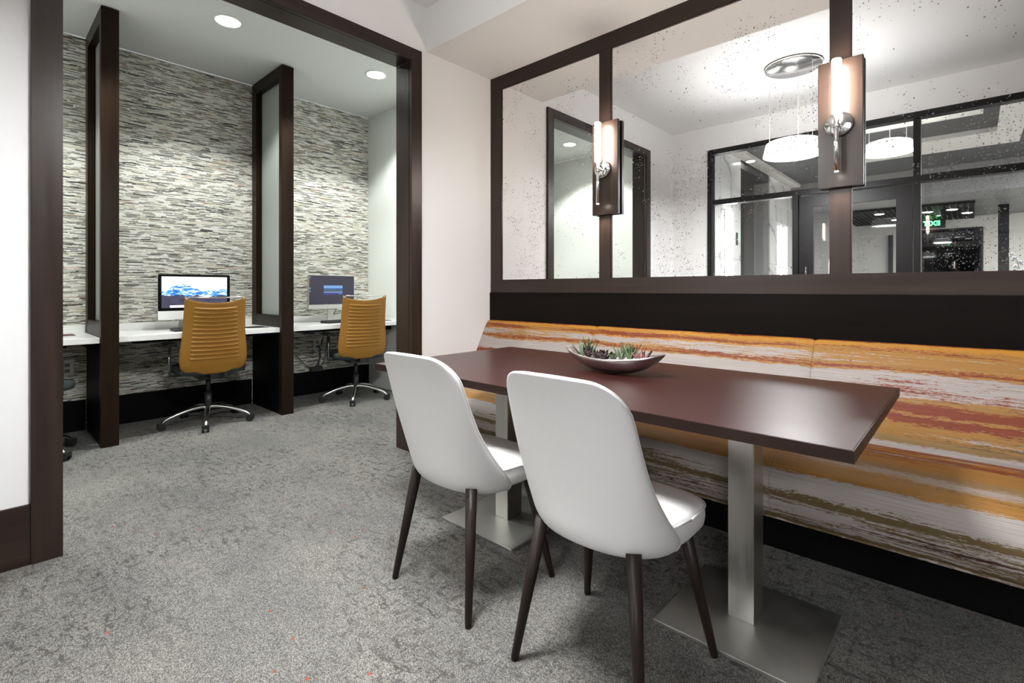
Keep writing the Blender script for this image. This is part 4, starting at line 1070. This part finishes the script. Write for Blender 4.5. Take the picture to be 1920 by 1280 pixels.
m_, nt_, b_n = new_mat('night_glass'); b_n.inputs['Base Color'].default_value = (0.002, 0.002, 0.003, 1); b_n.inputs['Roughness'].default_value = 0.03; M['night'] = m_
box('window_pane', -0.77, 0.16, -8.50, -8.485, 0.6, 2.34, 'night', bw_)
S('trim_4', -1.36, -1.28, -8.50, -8.42, 0, 2.30, 'plastic', 'dark post against the far lobby wall', 'post')
S('trim_5', 0.36, 0.50, -7.0, -6.9, 0, 2.60, 'frame_dark', 'dark vertical post in the lobby right of the black window', 'post')
# louvre ceiling
lv = thing('ceiling_louvre', 'black eggcrate ceiling louvre with lamps above, far lobby', 'ceiling light', (-0.7, -7.2, 2.57), group=None)
box('louvre_frame', -1.95, 0.05, -8.45, -5.95, 2.588, 2.598, 'grey_dark', lv)
bm = bmesh.new()
for k in range(26): add_box(bm, -1.25 + k * 0.08 - 0.006, -1.25 + k * 0.08 + 0.006, -1.25, 1.25, -0.02, 0.02)
for k in range(28): add_box(bm, -1.25, 0.75, -1.25 + k * 0.09 - 0.006, -1.25 + k * 0.09 + 0.006, -0.02, 0.02)
lo_ = finish(bm, 'louvre_blades', 'plastic', lv); lo_['kind'] = 'stuff'
def lamp_disc(x, y, z, r, label):
    t = thing('lobby_downlight', label, 'ceiling light', (x, y, z), group='round lobby downlights seen in the mirror')
    bm = bmesh.new(); lathe(bm, [(r + 0.012, 0), (r + 0.012, -0.010), (r, -0.010)], 24); finish(bm, 'trim_ring', 'white_gloss', t, True)
    bm = bmesh.new(); lathe(bm, [(r * 0.97, -0.010), (r * 0.97, -0.013)], 24); finish(bm, 'diffuser', 'led', t)
for x, y, lab in ((-0.25, -6.6, 'round downlight in the louvre near the exit sign'), (-0.05, -7.3, 'round downlight in the louvre, right of the exit sign'), (-0.60, -6.7, 'round downlight in the louvre, left of the exit sign'),
                  (-1.30, -6.4, 'round downlight seen through the door glass, nearest'), (-1.15, -7.6, 'round downlight seen through the door glass, farther')):
    lamp_disc(x, y, 2.548, 0.075, lab)
lamp_disc(LXW + 0.09, -2.35, 3.0, 0.06, 'downlight in the pale cove above the marble wall')
# exit sign
ex = thing('exit_sign', 'green lit EXIT sign hanging in the far lobby, seen in the mirror', 'sign', (-0.60, -8.1, 2.46))
cu = bpy.data.curves.new('exit_letters', 'FONT'); cu.body = 'EXIT'; cu.size = 0.135; cu.align_x = 'CENTER'; cu.align_y = 'CENTER'; cu.extrude = 0.003; cu.offset = 0.003
tmp = bpy.data.objects.new('tmp', cu); C.objects.link(tmp)
dg = bpy.context.evaluated_depsgraph_get(); me = bpy.data.meshes.new_from_object(tmp.evaluated_get(dg)); bpy.data.objects.remove(tmp)
me.materials.clear(); me.materials.append(M['exit_green'])
lo = bpy.data.objects.new('letters', me); C.objects.link(lo); lo.parent = ex; lo.rotation_euler = (PI / 2, 0, PI); lo.location = (0, 0.016, 0)
bm = bmesh.new(); add_box(bm, -0.22, 0.22, -0.010, 0.010, -0.10, 0.10); finish(bm, 'sign_face', 'plastic', ex)
bm = bmesh.new(); add_cyl(bm, (0, 0, 0.10), (0, 0, 0.14), 0.008); finish(bm, 'hanger', 'plastic', ex)
# orchid on a plinth near the glass
tag(box('display_plinth', 0.20, 0.50, -1.65, -1.35, 0, 0.95, 'white_gloss', bevel=0.004), 'white plinth in the lobby carrying the orchid', 'plinth')
oc = thing('potted_orchid', 'white orchid in a pot, just visible at the right edge of the mirror', 'plant', (0.35, -1.5, 0.95))
bm = bmesh.new(); lathe(bm, [(0.045, 0), (0.06, 0.02), (0.065, 0.12), (0.058, 0.12), (0.05, 0.10)], 24); finish(bm, 'pot', 'white_gloss', oc, True)
bm = bmesh.new(); add_tube(bm, smoothpath([(0, 0, 0.10), (0.01, 0.01, 0.25), (-0.01, 0.02, 0.40), (-0.05, 0.03, 0.48)], 6), 0.003, 6); finish(bm, 'stem', 'leaf_green', oc, True)
for k, (x, y, z) in enumerate(((-0.05, 0.03, 0.48), (-0.03, 0.05, 0.44), (0.01, 0.02, 0.40), (-0.02, 0.0, 0.36), (0.02, 0.03, 0.32))):
    bm = bmesh.new()
    for q in range(5):
        a = 2 * PI * q / 5 + k
        rings = [[(x + math.cos(a) * r_ - math.sin(a) * w2, y + th, z + math.sin(a) * r_ + math.cos(a) * w2) for w2, th in ((-ww, 0), (0, 0.003), (ww, 0), (0, -0.002))] for r_, ww in ((0.002, 0.003), (0.016, 0.010), (0.028, 0.003))]
        add_rings(bm, rings)
    finish(bm, 'blossom', 'white_gloss', oc, True)
